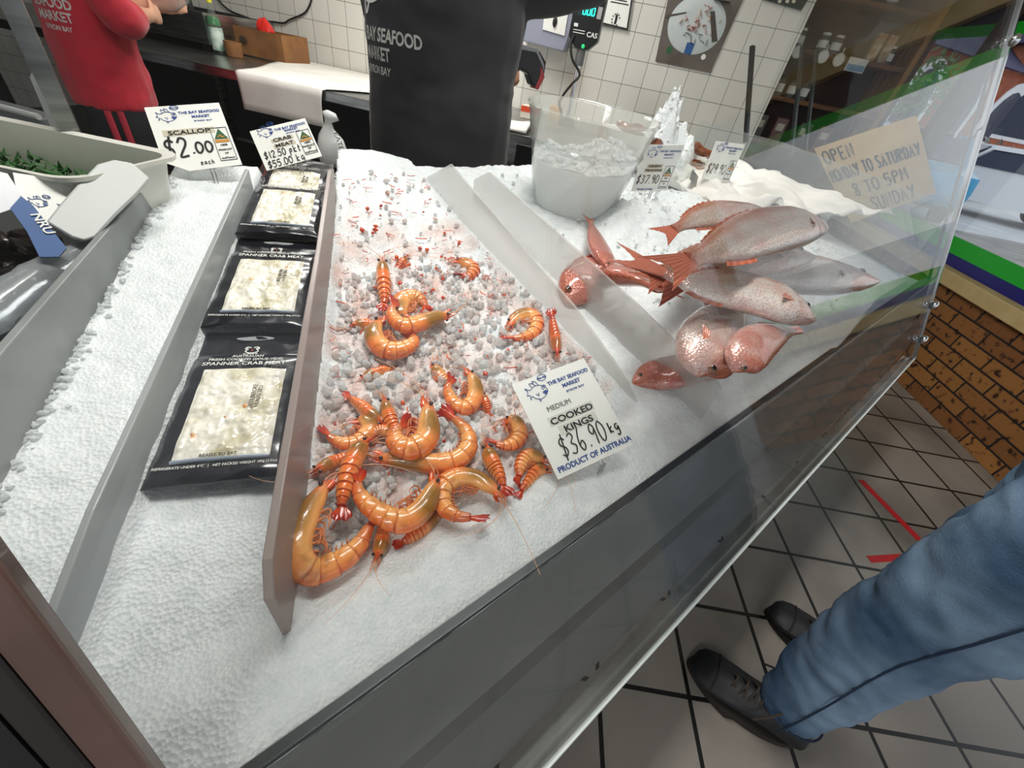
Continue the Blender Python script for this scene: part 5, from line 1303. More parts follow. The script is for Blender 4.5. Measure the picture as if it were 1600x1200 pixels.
def red_print(mb, M):
    T_ = lambda x, y: M @ Matrix.Translation((x, y, 0))
    lettering(mb, 'THE BAY', T_(0, .050), .042, .85, .03); lettering(mb, 'SEAFOOD', T_(0, .010), .042, .85, .03); lettering(mb, 'MARKET', T_(0, -.030), .042, .85, .03); lettering(mb, 'BYRON BAY', T_(0, -.060), .022, .85, .03)
print_on(k, shirt2, PC, RN, UP.cross(RN), red_print)
k.build('shirt_print', 'print_white', rd, smooth=False)
for q in (-1, 1): shoe(rd, pt(q*.11, .19, 0), pt(q*.10, -.10, 0))
# ================================================================== ICE BUCKET AND THINGS BESIDE IT
mat('herb', '2F6B25', .6, col2='174414', nscale=60)
mat('shell_brown', '8A4A24', .3, col2='4E2412', nscale=40, coat=.6, bump=.2)
mat('crab_red', '8E1F1C', .35, col2='C4523A', nscale=30, coat=.5, bump=.3)
mat('lemon', 'E4C22C', .45)
clear('bucket_clear', (.96, .965, .96), 1.5, .06, .20, 'E8E8E2', 1.0)
BKB = on_bed(893, 322) - UP*.010
bk = thing('ice_bucket', BKB, 'clear plastic bucket of ice standing in the ice behind the fish', 'bucket')
tilt = Matrix.Rotation(math.radians(3), 4, BX); BM = Matrix.Translation(BKB) @ tilt
k = MB(); k.lathe([(.001, .0), (.088, .0), (.098, .01), (.142, .205), (.146, .208), (.143, .212), (.138, .208), (.094, .014), (.001, .006)], 40, BM, closed=True); k.build('bucket_wall', 'bucket_clear', bk, auto=50)
k = MB(); k.lathe([(.128, .138), (.132, .146), (.128, .150)], 40, BM, closed=True); k.build('rim_band', 'acrylic', bk)
rr = random.Random(21); k = MB()
def bucket_ice(u, v):
    a = 2*PI*u; r = v; h = .115 + .045*gs(math.cos(a)*r, math.sin(a)*r, .35, -.25, .5, .5) + .012*noise.noise(Vector((math.cos(a)*r*4, math.sin(a)*r*4, 2)))
    R_ = .0915 + .045*(h/.205)
    return BM @ Vector((math.cos(a)*r*R_, math.sin(a)*r*R_, h))
k.grid(bucket_ice, 48, 14)
k.loft([[BM @ Vector((q*math.cos(2*PI*j/40), q*math.sin(2*PI*j/40), z)) for j in range(40)] for q, z in ((.089, .012), (.0915 + .045*.55, .112))], False)
for i in range(220):
    a, r = rr.uniform(0, 1), math.sqrt(rr.random()); p = bucket_ice(a, r*.95); chip(k, p + UP*.004, rr.uniform(.005, .011), rr, (0, 0, 0, 1))
o = k.build('ice', 'ice_wet', bk, auto=30, attr='stain'); o['kind'] = 'stuff'
# white bowl of brown prawns and heaps of ice at the back right
def mound(c, rx, ry, h, label, name, seed, n=120, chips=90, lump=.6):
    rr = random.Random(seed); k = MB(); c = Vector(c)
    def f(u, v):
        a = 2*PI*u; r = v; q = Vector((math.cos(a)*r*2.2, math.sin(a)*r*2.2, seed))
        z = h*max(0, 1 - r**2.2)*(.75 + lump*noise.noise(q) + .20*noise.noise(q*3) + .10*abs(noise.noise(q*8)))
        return c + Vector((math.cos(a)*rx*r, math.sin(a)*ry*r, z - .01*(r > .98)))
    k.grid(f, 90, 40)
    for i in range(chips):
        p = f(rr.random(), math.sqrt(rr.random())*.97); chip(k, p, rr.uniform(.003, .008), rr, (0, 0, 0, 1))
    o = k.build(name, 'ice', None, auto=0, attr='stain'); return tag(o, label, 'ice', kind='stuff')
def on_y(px, py, y): return on_plane(px, py, (0, y, 0), Vector((0, 1, 0)))
c = on_y(1040, 262, .86); mound((c.x, .86, .995), .125, .085, .15, 'tall heap of crushed ice behind the green prawns card', 'ice_heap', 3, chips=150)
c = on_y(1030, 225, .87); mound((c.x, .87, 1.09), .06, .05, .15, 'white peak of ice on top of the heap behind the green prawns card', 'ice_heap', 8, chips=60)
c = on_y(1003, 305, .72); mound((c.x, .715, .965), .085, .05, .055, 'rounded ice mound between the clear bucket and the fish', 'ice_heap', 5)
c = on_y(1080, 312, .68); mound((c.x, .665, .955), .08, .045, .042, 'low ice mound behind the fish tails under the green prawns card', 'ice_heap', 6)
bw_ = on_y(985, 205, .90)
bo = thing('bowl', bw_ - UP*.05, 'white bowl of brown prawns behind the clear ice bucket', 'bowl')
M = Matrix.Translation(bw_ - UP*.05)
MB().lathe([(.001, 0), (.04, 0), (.085, .05), (.088, .052), (.082, .05), (.038, .006), (.001, .005)], 32, M, closed=True).build('bowl_wall', 'white_plastic', bo, auto=50)
def raw_prawn(p, yaw, s, label, flip=1):
    t = thing('raw_prawn', p, label, 'prawn', 'brown raw prawns behind the bucket')
    R_ = Matrix.Rotation(yaw, 3, 'Z'); pts = [p + R_ @ Vector((math.cos(a)*.032*s, math.sin(a)*.032*s*flip, .004*math.sin(a*2))) for a in [.2 + 3.2*i/8 for i in range(9)]]
    k = MB(); k.tube(bspline(pts, 24), [s*.0125*prof(min(.93, i/24)) *(1 + .06*(i % 4 == 0)) for i in range(25)], 10); k.build('shell', 'shell_brown', t)
    e = pts[-1] - pts[-2]; e.normalize(); k = MB()
    for q in (-.5, 0, .5): k.slab([pts[-1], pts[-1] + (e + UP*.2*q + e.cross(UP)*q)*.022*s, pts[-1] + (e + e.cross(UP)*(q+.3))*.018*s], .001)
    k.build('tail_fan', 'shell_brown', t)
    for q in (-1, 1): k = MB(); k.ball(pts[0] + UP*.006*s + Vector((0, q*.004, 0)), .0028*s, 8, 6); k.build('eye', 'prawn_eye', t)
places = [((1000, 205), .88, 1.0, 0), ((980, 198), .90, .9, 2.1), ((1012, 222), .86, 1.1, 3.5), ((985, 214), .87, 1.0, 4.6), ((1105, 235), .80, 1.2, 1.2), ((1118, 250), .78, 1.2, 2.6), ((1098, 262), .76, 1.1, .4)]
words_ = ['brown raw prawn hanging over the bowl rim on the right', 'brown raw prawn at the far side of the white bowl', 'brown raw prawn just above the green prawns card', 'brown raw prawn at the near side of the white bowl', 'brown raw prawn right of the tall ice heap, topmost', 'brown raw prawn right of the tall ice heap, in the middle', 'brown raw prawn right of the tall ice heap, lowest']
for ((x, y), yy, s, a), w_ in zip(places, words_): raw_prawn(on_y(x, y, yy), a, s, w_)
# clear tray front behind the mounds
pl = [on_y(x, y, .735) for x, y in ((988, 322), (1062, 322), (1105, 258), (1050, 245))]
o = MB().slab(pl, .003).build('tray', 'acrylic', smooth=False); tag(o, 'clear slanted tray side behind the green prawns price card', 'tray')
# butcher paper heaped along the far end
def sheet(name, pxs, yplane, label, m, amp=.01, nu=30, nv=16, seed=0, cat='paper', lift=None):
    """A crumpled sheet spread between four points."""
    A_, B_, C_, D_ = pxs; k = MB()
    def f(u, v):
        p = A_.lerp(B_, u).lerp(D_.lerp(C_, u), v); q = Vector((u*8, v*6, seed))
        return p + UP*amp*(noise.noise(q) + .6*abs(noise.noise(q*2.3)) - .3) + Vector((noise.noise(q + Vector((9, 0, 0)))*amp*.6, noise.noise(q + Vector((0, 9, 0)))*amp*.6, 0))
    k.grid(f, nu, nv); o = k.build(name, m, None, auto=0, solid=.0012); return tag(o, label, cat)
sheet('butcher_paper', [Vector((1.12, .93, 1.04)), Vector((1.585, .93, 1.085)), Vector((1.585, .24, 1.075)), Vector((1.30, .58, 1.00))], None, 'crumpled white butcher paper lining the far end of the ice behind the fish', 'paper', .034, 70, 46, 2)
sheet('butcher_paper', [on_y(1110, 335, .66), on_y(1130, 300, .72), on_y(1300, 335, .60), on_y(1290, 350, .55)], None, 'white paper sheet tucked behind the topmost snapper', 'paper', .014, 30, 12, 5)
tr = thing('black_tray', on_y(1165, 315, .66), 'small black plastic tray with a glossy lid behind the topmost snapper', 'tray')
p = tr.location.copy(); X_ = Vector((.94, -.33, .02)).normalized(); Y_ = Vector((.30, .80, .52)).normalized(); M = frame(p + UP*.012, X_, Y_)
k = MB(); k.loft([[M @ Vector((a*w, b*h, z)) for a, b in [(math.copysign(abs(math.cos(t_))**.45, math.cos(t_)), math.copysign(abs(math.sin(t_))**.45, math.sin(t_))) for t_ in [2*PI*j/32 for j in range(32)]]] for w, h, z in ((.042, .024, -.02), (.050, .030, .0), (.052, .032, .003), (.046, .027, .003), (.043, .024, -.010))]); k.build('tray_body', 'black_plastic', tr, auto=45)
k = MB(); k.slab([M @ Vector((a*.044, b*.025, .0035)) for a, b in ((-1, -1), (1, -1), (1, 1), (-1, 1))], .001); k.build('lid_film', 'film', tr, smooth=False)
sc_ = thing('scraper', on_y(1090, 300, .68), 'flat steel scraper stuck in the ice left of the small black tray', 'scraper')
A_, B_ = on_y(1080, 272, .70), on_y(1118, 322, .66); d = (B_ - A_).normalized(); s_ = Vector((.9, .1, .35)); s_ = (s_ - d*s_.dot(d)).normalized()
MB().slab([A_ - s_*.014, A_ + s_*.014, A_.lerp(B_, .55) + s_*.012, A_.lerp(B_, .55) - s_*.012], .0015).build('blade', 'steel', sc_, smooth=False)
MB().slab([A_.lerp(B_, .55) - s_*.011, A_.lerp(B_, .55) + s_*.011, B_ + s_*.009, B_ - s_*.009], .006).build('handle', 'dark_steel', sc_, smooth=False)
lc = [on_y(x, y, .74) for x, y in ((1100, 252), (1113, 244), (1121, 258), (1108, 270))]
lt = thing('stock_label', lc[3], 'small white and yellow label standing beside the 29.90 card', 'label')
MB().slab(lc, .001).build('label_card', 'card', lt, smooth=False)
cc = sum(lc, Vector())/4; MB().slab([cc + (q - cc)*.62 - Vector((0, .001, 0)) for q in lc], .001).build('yellow_patch', 'lemon', lt, smooth=False)
def crab_bits(px, label, seed, s=1.0):
    rr = random.Random(seed); p = on_y(px[0], px[1], px[2]); t = thing('red_crab', p, label, 'crab', 'red crab pieces on the paper')
    k = MB(); k.ball(p, (.026*s, .020*s, .012*s), 14, 8); k.build('shell', 'crab_red', t)
    for i in range(6):
        a = i*1.05 + rr.random()*.4; d = Vector((math.cos(a), math.sin(a), .2)); e = p + d*.03*s; f = e + Vector((math.cos(a + .7), math.sin(a + .7), -.3))*.03*s
        k = MB(); k.tube([p + d*.016*s, e, f], [.005*s, .0045*s, .002*s], 6); k.build('leg', 'crab_red', t)
crab_bits((1150, 262, .78), 'red crab at the back beside the yellow label', 3, 1.1)
crab_bits((1170, 285, .72), 'red crab lying just above the small black tray', 4, 1.2)
crab_bits((1200, 300, .68), 'red crab piece lowest on the butcher paper, right of the black tray', 5, .9)

# ================================================================== LEFT END: TUB, BAG, CARD
def BR(o, v): return o
TB = B(-.735, .535, .93)
tb = thing('white_tub', TB, 'white plastic tub with green seaweed at the far left of the counter', 'tub', rot=Matrix.Rotation(math.radians(-45), 3, 'Z')); M = tb.matrix_world
def rrect(w, d, z, r=.03, n=6):
    o = []
    for cx, cy, a0 in ((w-r, d-r, 0), (-w+r, d-r, PI/2), (-w+r, -d+r, PI), (w-r, -d+r, 1.5*PI)):
        for j in range(n+1): a = a0 + PI/2*j/n; o.append(M @ Vector((cx + r*math.cos(a), cy + r*math.sin(a), z)))
    return o
k = MB(); k.loft([rrect(.150, .070, .0), rrect(.172, .082, .115), rrect(.182, .090, .118), rrect(.182, .090, .123), rrect(.170, .079, .121), rrect(.148, .068, .006)]); k.build('tub_wall', 'tub_plastic', tb, auto=40)
k = MB(); rr = random.Random(9)
for i in range(420):
    a = Vector((rr.uniform(-.145, .145), rr.uniform(-.064, .064), .062 + rr.uniform(0, .020))); d = Vector((rr.gauss(0, 1), rr.gauss(0, 1), .4)).normalized()*rr.uniform(.006, .014); s = d.cross(UP).normalized()*.004
    k.add([M @ (a - d), M @ (a + s), M @ (a + d + Vector((0, 0, .004))), M @ (a - s)], [(0, 1, 2, 3)])
k.add([M @ Vector(q) for q in ((-.16, -.076, .060), (.16, -.076, .060), (.16, .076, .060), (-.16, .076, .060))], [(0, 1, 2, 3)])
o = k.build('seaweed', 'herb', tb, smooth=False); o['kind'] = 'stuff'
PN = Vector((.25, -.62, .74)).normalized(); P0 = Vector((-.125, .635, .99))
def leaning(pxs, p0, nrm): return [on_plane(x, y, p0, nrm) for x, y in pxs]
pts = leaning([(112, 372), (72, 348), (96, 318), (128, 282), (152, 258), (178, 251), (206, 256), (235, 280), (214, 305), (180, 338), (150, 372), (132, 378)], P0, PN)
o = MB().slab(pts, .006).build('chopping_board', mat('board_plastic', 'BFC3C0', .4), smooth=True, bevel=.002); tag(o, 'rounded white plastic board leaning between the white tub and the ice', 'board')
P1 = Vector((-.135, .652, .99)); cp = leaning([(20, 270), (113, 284), (100, 358), (36, 346)], P1, PN)
pc = thing('price_card', cp[3], 'white price card in front of the white tub, half hidden by the board', 'price card', 'shop price cards')
MB().slab(cp, .0012).build('card', 'card', pc, smooth=False)
cm = frame(cp[3].lerp(cp[0], .32).lerp(cp[2].lerp(cp[1], .32), .18) + PN*.0012, cp[1] - cp[0], cp[0] - cp[3]); s_ = (cp[1] - cp[0]).length
ln, bl_ = MB(), MB(); fish_logo(ln, bl_, cm, s_*.42, s_*.007); lettering(bl_, 'THE', cm @ Matrix.Translation((s_*.58, s_*.10, 0)), s_*.10, 1, .03)
ln.build('fish_logo', 'print_navy', pc, smooth=False); bl_.build('shop_name', 'print_blue', pc, smooth=False)
bg = thing('shellfish_bag', Vector((-.20, .62, .93)), 'clear bag of dark mussels with a blue printed band at the far left', 'bag')
P2 = Vector((-.165, .60, .985))
bp = leaning([(33, 307), (52, 322), (104, 388), (92, 402), (62, 402), (42, 362), (16, 326)], P2, PN); MB().slab(bp, .002).build('blue_band', mat('bag_blue', '17508F', .5), bg, smooth=False)
cm = frame(leaning([(60, 352)], P2, PN)[0] + PN*.0022, bp[2] - bp[1], (bp[2] - bp[1]).cross(PN)*-1)
k = MB(); lettering(k, 'NRU', cm, .012, 1, .02); k.build('white_lettering', 'print_white', bg, smooth=False)
wp = leaning([(-30, 262), (12, 272), (34, 306), (16, 328), (-30, 345)], P2 - PN*.006, PN); MB().slab(wp, .002).build('white_panel', mat('bag_white', 'C9CCD0', .3), bg, smooth=False)
def ms(p, a, s, k): k.ball(p, (.026*s, .013*s, .009*s), 12, 8, Matrix.Rotation(a, 3, 'Z') @ Matrix.Rotation(a*2, 3, 'X'))
rr = random.Random(4); k = MB()
for i in range(60):
    p = leaning([(rr.uniform(-60, 70), rr.uniform(375, 520))], Vector((-.19, .60, .93)), Vector((.1, -.3, .95)))[0]
    if p.x < xD0(p.y) - .03: ms(p + UP*rr.uniform(-.01, .012), rr.uniform(0, 6), rr.uniform(.8, 1.2), k)
o = k.build('mussels', mat('mussel', '17110F', .25, col2='2E211B', nscale=30, coat=.5), bg); o['kind'] = 'stuff'
cs = [on_plane(x, y, Vector((-.19, .60, .975)), Vector((.05, -.25, .97))) for x, y in ((-40, 510), (20, 462), (70, 425), (110, 400), (152, 378))]
k = MB(); k.tube(bspline(cs, 16), [.016, .019, .018, .019, .017, .018, .016, .017, .015, .014, .013, .012, .011, .010, .009, .008, .006], 12, flat=.55); o = k.build('plastic_sleeve', 'thin_bag'); tag(o, 'crumpled clear plastic sleeve lying beside the grey panel on the left', 'plastic sleeve')
# dark tray bottom left of the grey panel
k = MB(); k.slab([(-1.3, .13, .842), (xD0(.13) - .01, .13, .842), (xD0(.94) - .01, .94, .842), (-1.3, .94, .842)], .006, UP); part(k, 'dark_tray', 'dark_panel', smooth=False)

# ================================================================== BACK BENCH AND WALL
W0 = B(.373, 3.379, 0)
def W(t, out, z): return W0 + WX*t + WN*out + UP*z
WR = Matrix((WX, -WN, UP)).transposed()
BZ = .939
def bench_pt(px, py, z=BZ): return on_z(px, py, z)
def wt(p): return (p - W0).dot(WX), (p - W0).dot(WN)
f0 = wt(bench_pt(503, 141)); OUT = f0[1]
def wbox(k, t0, t1, o0, o1, z0, z1):
    v = [W(a, b, c) for a, b, c in ((t0,o1,z0),(t1,o1,z0),(t1,o0,z0),(t0,o0,z0),(t0,o1,z1),(t1,o1,z1),(t1,o0,z1),(t0,o0,z1))]
    return k.add(v, [(0,3,2,1),(4,5,6,7),(0,1,5,4),(1,2,6,5),(2,3,7,6),(3,0,4,7)])
bn = thing('work_bench', W(-1.5, OUT/2, 0), 'long stainless steel work bench against the white tiled wall', 'bench')
tl = wt(bench_pt(352, 112))[0]
wbox(MB(), -4.6, .55, .004, OUT, BZ - .045, BZ).build('bench_top', 'steel', bn, smooth=False, bevel=.004)
for t in (-4.4, -3.1, -1.7, -.5, .45):
    for o_ in (.10, OUT - .08): wbox(MB(), t - .02, t + .02, o_ - .02, o_ + .02, 0, BZ - .045).build('leg', 'steel', bn, smooth=False)
wbox(MB(), -4.5, .5, .1, OUT - .12, .28, .31).build('lower_shelf', 'dark_steel', bn, smooth=False)
wbox(MB(), -4.55, .5, .02, .06, .32, BZ - .05).build('back_panel', mat('bench_dark', '1E1F22', .6), bn, smooth=False)
# white paper over the bench, hanging over its front edge
tA, tB_ = wt(bench_pt(352, 112))[0], wt(bench_pt(503, 141))[0]; tC = wt(bench_pt(455, 97))[0]
k = MB()
def paper_f(u, v):
    L_ = OUT + .17; s = v*L_
    t = lerp(lerp(tC - .05, tB_ + .75, u), lerp(tA, tB_, u), sm(0, .95, v))
    if s < OUT - .02: return W(t, .02 + s, BZ + .008 + .004*noise.noise(Vector((u*4, v*5, 1))))
    a = min(1.0, (s - OUT + .02)/.05); dn = max(0, s - OUT)
    return W(t, OUT + .012*math.sin(a*PI/2) + .008 + .004*noise.noise(Vector((u*5, 2, 3))), BZ + .008 - dn)
k.grid(paper_f, 30, 40); o = k.build('paper_cover', 'paper', None, auto=0, solid=.002); tag(o, 'white paper sheet spread over the back bench and hanging over its edge', 'paper')
# knotted plastic bag hanging at the end of the paper
kb = thing('knotted_bag', bench_pt(512, 190, .86), 'white knotted plastic bag hanging in front of the back bench', 'bag')
def bag_prof(px0, py0, yb): return on_b(px0, py0, yb)
yb = (bench_pt(503, 141).dot(BY)) - .10
prf = [(512, 172, 2), (514, 176, 11), (518, 186, 12), (513, 191, 6), (513, 200, 9), (517, 215, 20), (520, 238, 26), (520, 258, 20)]
rings = []
for x, y, r in prf:
    c = on_b(x, y, yb); rr_ = r*(c - EYE).dot(CF)/FPX
    rings.append([c + BX*rr_*math.cos(2*PI*j/20)*(1 + .18*math.sin(5*j)) + BY*rr_*.6*math.sin(2*PI*j/20) for j in range(20)])
MB().loft(rings).build('bag', mat('bag_film', 'D4D6D4', .35, coat=.3), kb, auto=0)
c = on_b(528, 226, yb - .08); k = MB(); lettering(k, 'EATEN', frame(c, BX*.3 - UP*.95, BX*.95 + UP*.3), .035, 1, 0); k.build('green_print', 'print_green', kb, smooth=False)
# sink block, bottles, box
s1 = wt(on_wall(330, 70, .64))[0]; s0 = s1 - .75
sk = thing('sink', W((s0 + s1)/2, .35, BZ), 'raised stainless steel sink on the back bench by the person in red', 'sink')
k = MB()
for a in ((s0 - .5, s1, .03, .06), (s0 - .5, s1, .62, .65), (s0 - .5, s0 - .47, .06, .62), (s1 - .03, s1, .06, .62)): wbox(k, a[0], a[1], a[2], a[3], BZ + .05, BZ + .19)
wbox(k, s0 - .5, s1, .03, .65, BZ + .04, BZ + .055); k.build('basin', 'steel', sk, smooth=False)
for t in (s0 - .4, s1 - .08):
    for o_ in (.08, .58): wbox(MB(), t, t + .04, o_, o_ + .04, BZ, BZ + .045).build('foot', 'black_rubber', sk, smooth=False)
def wall_z(px, py, out):
    p = on_wall(px, py, out); return wt(p)[0], p.z
def bottle(px_base, px_top, out, prof_, parts, label, name='bottle'):
    b = on_wall(*px_base, out); tp = on_wall(*px_top, out); h = tp.z - b.z; base = W(wt(b)[0], out, max(b.z, BZ + .002))
    t = thing(name, base, label, 'bottle')
    for nm, pr, m in parts: MB().lathe([(r*h, z*h) for r, z in pr], 24, Matrix.Translation(base)).build(nm, m, t, auto=50)
    return t
clear('bottle_clear', (.86, .92, .86), 1.45, .05, .08)
bottle((349, 99), (338, 14), .60, None, [('bottle_body', [(.001, 0), (.13, 0), (.14, .02), (.14, .50), (.12, .62), (.06, .78), (.045, .86), (.045, .90), (.001, .90)], 'bottle_clear'), ('green_liquid', [(.001, .52), (.136, .52), (.118, .62), (.10, .66), (.001, .66)], mat('soap_green', '0E7A3A', .2)), ('label', [(.143, .06), (.143, .48)], mat('bottle_label', 'DCE8E0', .4, col2='4E8F6E', nscale=14)), ('cap', [(.001, .90), (.055, .90), (.055, .99), (.03, 1.0), (.001, 1.0)], mat('cap_yellow', 'D8D030', .35))], 'detergent bottle with green label and yellow cap on the back bench')
bottle((291, 52), (289, 14), .46, None, [('bottle_body', [(.001, 0), (.33, 0), (.37, .05), (.37, .55), (.22, .70), (.20, .72)], mat('blue_bottle', '1C6FB4', .25, coat=.5)), ('cap', [(.20, .72), (.23, .73), (.23, .97), (.15, 1.0), (.001, 1.0)], mat('blue_cap', '1C4F90', .3))], 'blue plastic bottle standing on the sink edge')
bottle((353, 62), (350, 42), .20, None, [('bottle_body', [(.001, 0), (.3, 0), (.3, .6), (.15, .8), (.001, .8)], mat('sauce_gold', 'B8862C', .3)), ('cap', [(.001, .8), (.17, .8), (.17, 1), (.001, 1)], 'black_plastic')], 'small amber sauce bottle behind the detergent bottle')
pl_ = on_wall(312, 30, .5); o = MB().tube([W(wt(pl_)[0], .55, BZ + .19), W(wt(pl_)[0] - .02, .55, BZ + .9)], .018, 12).build('tap_pipe', 'dark_steel'); tag(o, 'dark upright pipe at the end of the steel sink', 'pipe')
cbx = thing('cardboard_box', W(wt(on_wall(400, 88, .34))[0], .34, BZ + .008), 'open brown cardboard box with a red bag on the back bench', 'box')
t0, t1 = wt(on_wall(353, 90, .42))[0], wt(on_wall(447, 100, .42))[0]; bh = .15
for nm, a in (('wall_panel', (t0, t1, .42, .426)), ('wall_panel', (t0, t1, .16, .166)), ('wall_panel', (t0, t0 + .006, .166, .42)), ('wall_panel', (t1 - .006, t1, .166, .42))): wbox(MB(), a[0], a[1], a[2], a[3], BZ + .008, BZ + bh).build(nm, 'cardboard', cbx, smooth=False)
tm = (t0*.62 + t1*.38); MB().ball(W(tm, .432, BZ + .085), (.03, .004, .022), 12, 8, WR).build('hand_hole', 'shelf_back', cbx)
cx = W((t0*.45 + t1*.55), .30, BZ + .155); rr = random.Random(6); k = MB()
rings = [[cx + WX*(r*math.cos(2*PI*j/16)*(1 + .3*noise.noise(Vector((j, q, 1))))) + WN*(r*.8*math.sin(2*PI*j/16)) + UP*(q*.022 - .03 + .03*noise.noise(Vector((j*.9, q, 4)))) for j in range(16)] for q, r in enumerate((.05, .06, .055, .035, .012))]
k.loft(rings); o = k.build('red_bag', mat('red_film', 'D8261C', .3, coat=.4), None, auto=20); tag(o, 'bright red plastic bag sticking out of the cardboard box', 'bag')
p = on_wall(371, 104, .60); o = MB().lathe([(.001, 0), (.045, 0), (.05, .075), (.046, .075), (.04, .01), (.001, .01)], 20, Matrix.Translation(W(wt(p)[0], .60, BZ + .002)), closed=True).build('wooden_cup', 'cardboard'); tag(o, 'small brown cup beside the detergent bottle', 'cup')
bgp = on_b(258, -4, 2.42); k = MB()
rings = [[bgp + BX*(.085*q) + BY*(.6*r*math.cos(2*PI*j/16)) + UP*(.6*r*math.sin(2*PI*j/16)*(1 + .3*noise.noise(Vector((j, q*3, 2)))) + .02*q) for j in range(16)] for q, r in ((-1, .02), (-.5, .07), (0, .085), (.5, .08), (1.1, .06), (1.6, .012))]
k.loft(rings); o = k.build('plastic_bag', 'thin_bag', None, auto=0); tag(o, 'clear plastic bag held by the person in red', 'bag')
# wall cable
wc = [on_wall(x, y, .012) for x, y in ((335, -12), (343, 2), (360, 17), (385, 27), (403, 33), (425, 34), (443, 36), (452, 31), (476, 20), (486, 2), (489, -14))]
o = MB().tube(bspline(wc, 60), .0055, 8).build('cable', 'black_rubber'); tag(o, 'black cable drooping across the white wall tiles', 'cable')
# certificate, food poster, dispenser
def wall_quad(name, pxs, out, m, parent=None, th=.006): return MB().slab([on_wall(x, y, out) for x, y in pxs], th, WN).build(name, m, parent, smooth=False)
cf = thing('certificate', on_wall(960, 40, .01), 'small black framed certificate on the white tiles right of the scale', 'certificate')
wall_quad('frame', [(945, -40), (993, -28), (981, 47), (939, 37)], .010, mat('frame_black', '141414', .4), cf, .014)
wall_quad('sheet', [(947, -38), (990, -27), (979, 44), (942, 35)], .019, 'card', cf, .002)
M = frame(on_wall(962, 31, .021), WX, UP); k = MB()
for a in range(10): stroke(k, [(.020*math.cos(.3 + a*.55), .026*math.sin(.3 + a*.55)), (.026*math.cos(.5 + a*.55), .031*math.sin(.5 + a*.55))], M, .006)
stroke(k, [(0, -.020), (.002, .0), (0, .024)], M, .014, smooth=8)
for dz, w_ in ((.075, .055), (.088, .04), (.115, .03)): stroke(k, [(-w_, dz), (w_, dz)], M, .005)
k.build('seal_and_text', 'print_black', cf, smooth=False)
po = thing('food_poster', on_wall(1080, 60, .01), 'food poster of a plated dish on the tiled wall', 'poster')
Q = [(1052, -42), (1168, -16), (1110, 114), (1024, 96)]
wall_quad('sheet', Q, .006, mat('poster_grey', '6E6660', .45, col2='4E463F', nscale=4), po, .003)
PM = frame(on_wall(1088, 40, .0085), WX, UP); k = MB(); k.lathe([(.001, 0), (.10, 0), (.19, .0012), (.192, .0004), (.001, -.0004)], 40, PM @ Matrix.Diagonal((.86, .70, 1, 1)), closed=True); k.build('plate', mat('plate_white', 'C3CBCB', .4), po)
rr = random.Random(2); k = MB(); g = MB()
for i in range(46):
    x, y = rr.gauss(.0, .042), rr.gauss(-.0, .045); (k if y > -.03 else g).ball(PM @ Vector((x, y, .002)), (rr.uniform(.008, .02), rr.uniform(.006, .014), .001), 8, 5, Matrix.Rotation(rr.uniform(0, 3), 3, WN) @ WR)
k.build('salad_prawns', mat('dish_orange', 'B8492C', .5, col2='D88A68', nscale=30), po); g.build('greens', mat('dish_green', '2C4A20', .5), po)
k = MB(); k.slab([PM @ Vector(q) for q in ((.05, .07, .002), (.075, .075, .002), (.15, -.05, .002), (.12, -.06, .002))], .001, WN); k.slab([PM @ Vector(q) for q in ((-.19, .02, .002), (-.08, .05, .002), (-.08, .044, .002), (-.19, .008, .002))], .001, WN); k.build('cutlery', mat('cutlery', '4A4440', .3, .6), po, smooth=False)
k = MB(); k.slab([on_wall(x, y, .010) for x, y in ((1074, 66), (1086, 68), (1079, 86), (1068, 83))], .001, WN); k.build('blue_badge', 'bag_blue', po, smooth=False)
k = MB(); k.lathe([(.001, 0), (.018, 0), (.018, .001), (.001, .001)], 20, frame(on_wall(1046, 78, .009), WX, UP)); k.build('green_badge', 'print_green', po)
k = MB(); k.lathe([(.001, 0), (.014, 0), (.014, .001), (.001, .001)], 20, frame(on_wall(1099, 89, .009), WX, UP)); k.build('white_badge', 'print_white', po)
k = MB(); k.ball(on_wall(1128, 2, .009), (.05, .04, .001), 16, 6, WR); k.build('dark_bowl', mat('bowl_navy', '1A1C28', .4), po)
sp_ = thing('sign_panel', on_wall(1245, 5, .01), 'dark green sign panel with cream letters above the poster', 'sign')
wall_quad('panel', [(1200, -22), (1268, -10), (1252, 16), (1190, -2)], .012, mat('sign_green', '14241C', .5), sp_, .01)
k = MB(); 
for x in (1222, 1234, 1244): k.slab([on_wall(a, b, .019) for a, b in ((x, -20), (x + 5, -19), (x - 2, 5), (x - 7, 4))], .001, WN)
k.build('cream_letters', 'tape_cream', sp_, smooth=False)
dp = thing('towel_dispenser', on_wall(855, 45, .1), 'grey and white paper towel dispenser on the wall behind the scale', 'dispenser')
k = MB(); q = [on_wall(x, y, 0) for x, y in ((828, 10), (905, 22), (885, 82), (822, 66))]; k.add(q + [p + WN*.14 for p in q], [(3, 2, 1, 0), (4, 5, 6, 7), (0, 1, 5, 4), (1, 2, 6, 5), (2, 3, 7, 6), (3, 0, 4, 7)]); k.build('casing', mat('dispenser_grey', '8C8FA0', .35), dp, smooth=False, bevel=.006)
k = MB(); q = [on_wall(x, y, .143) for x, y in ((852, 12), (888, 20), (882, 56), (848, 46))]; k.slab(q, .008, WN); k.build('white_front', 'white_plastic', dp, smooth=False)
k = MB(); k.ball(on_wall(867, 34, .15), (.014, .012, .026), 14, 8, WR); k.build('keyhole', 'black_plastic', dp)
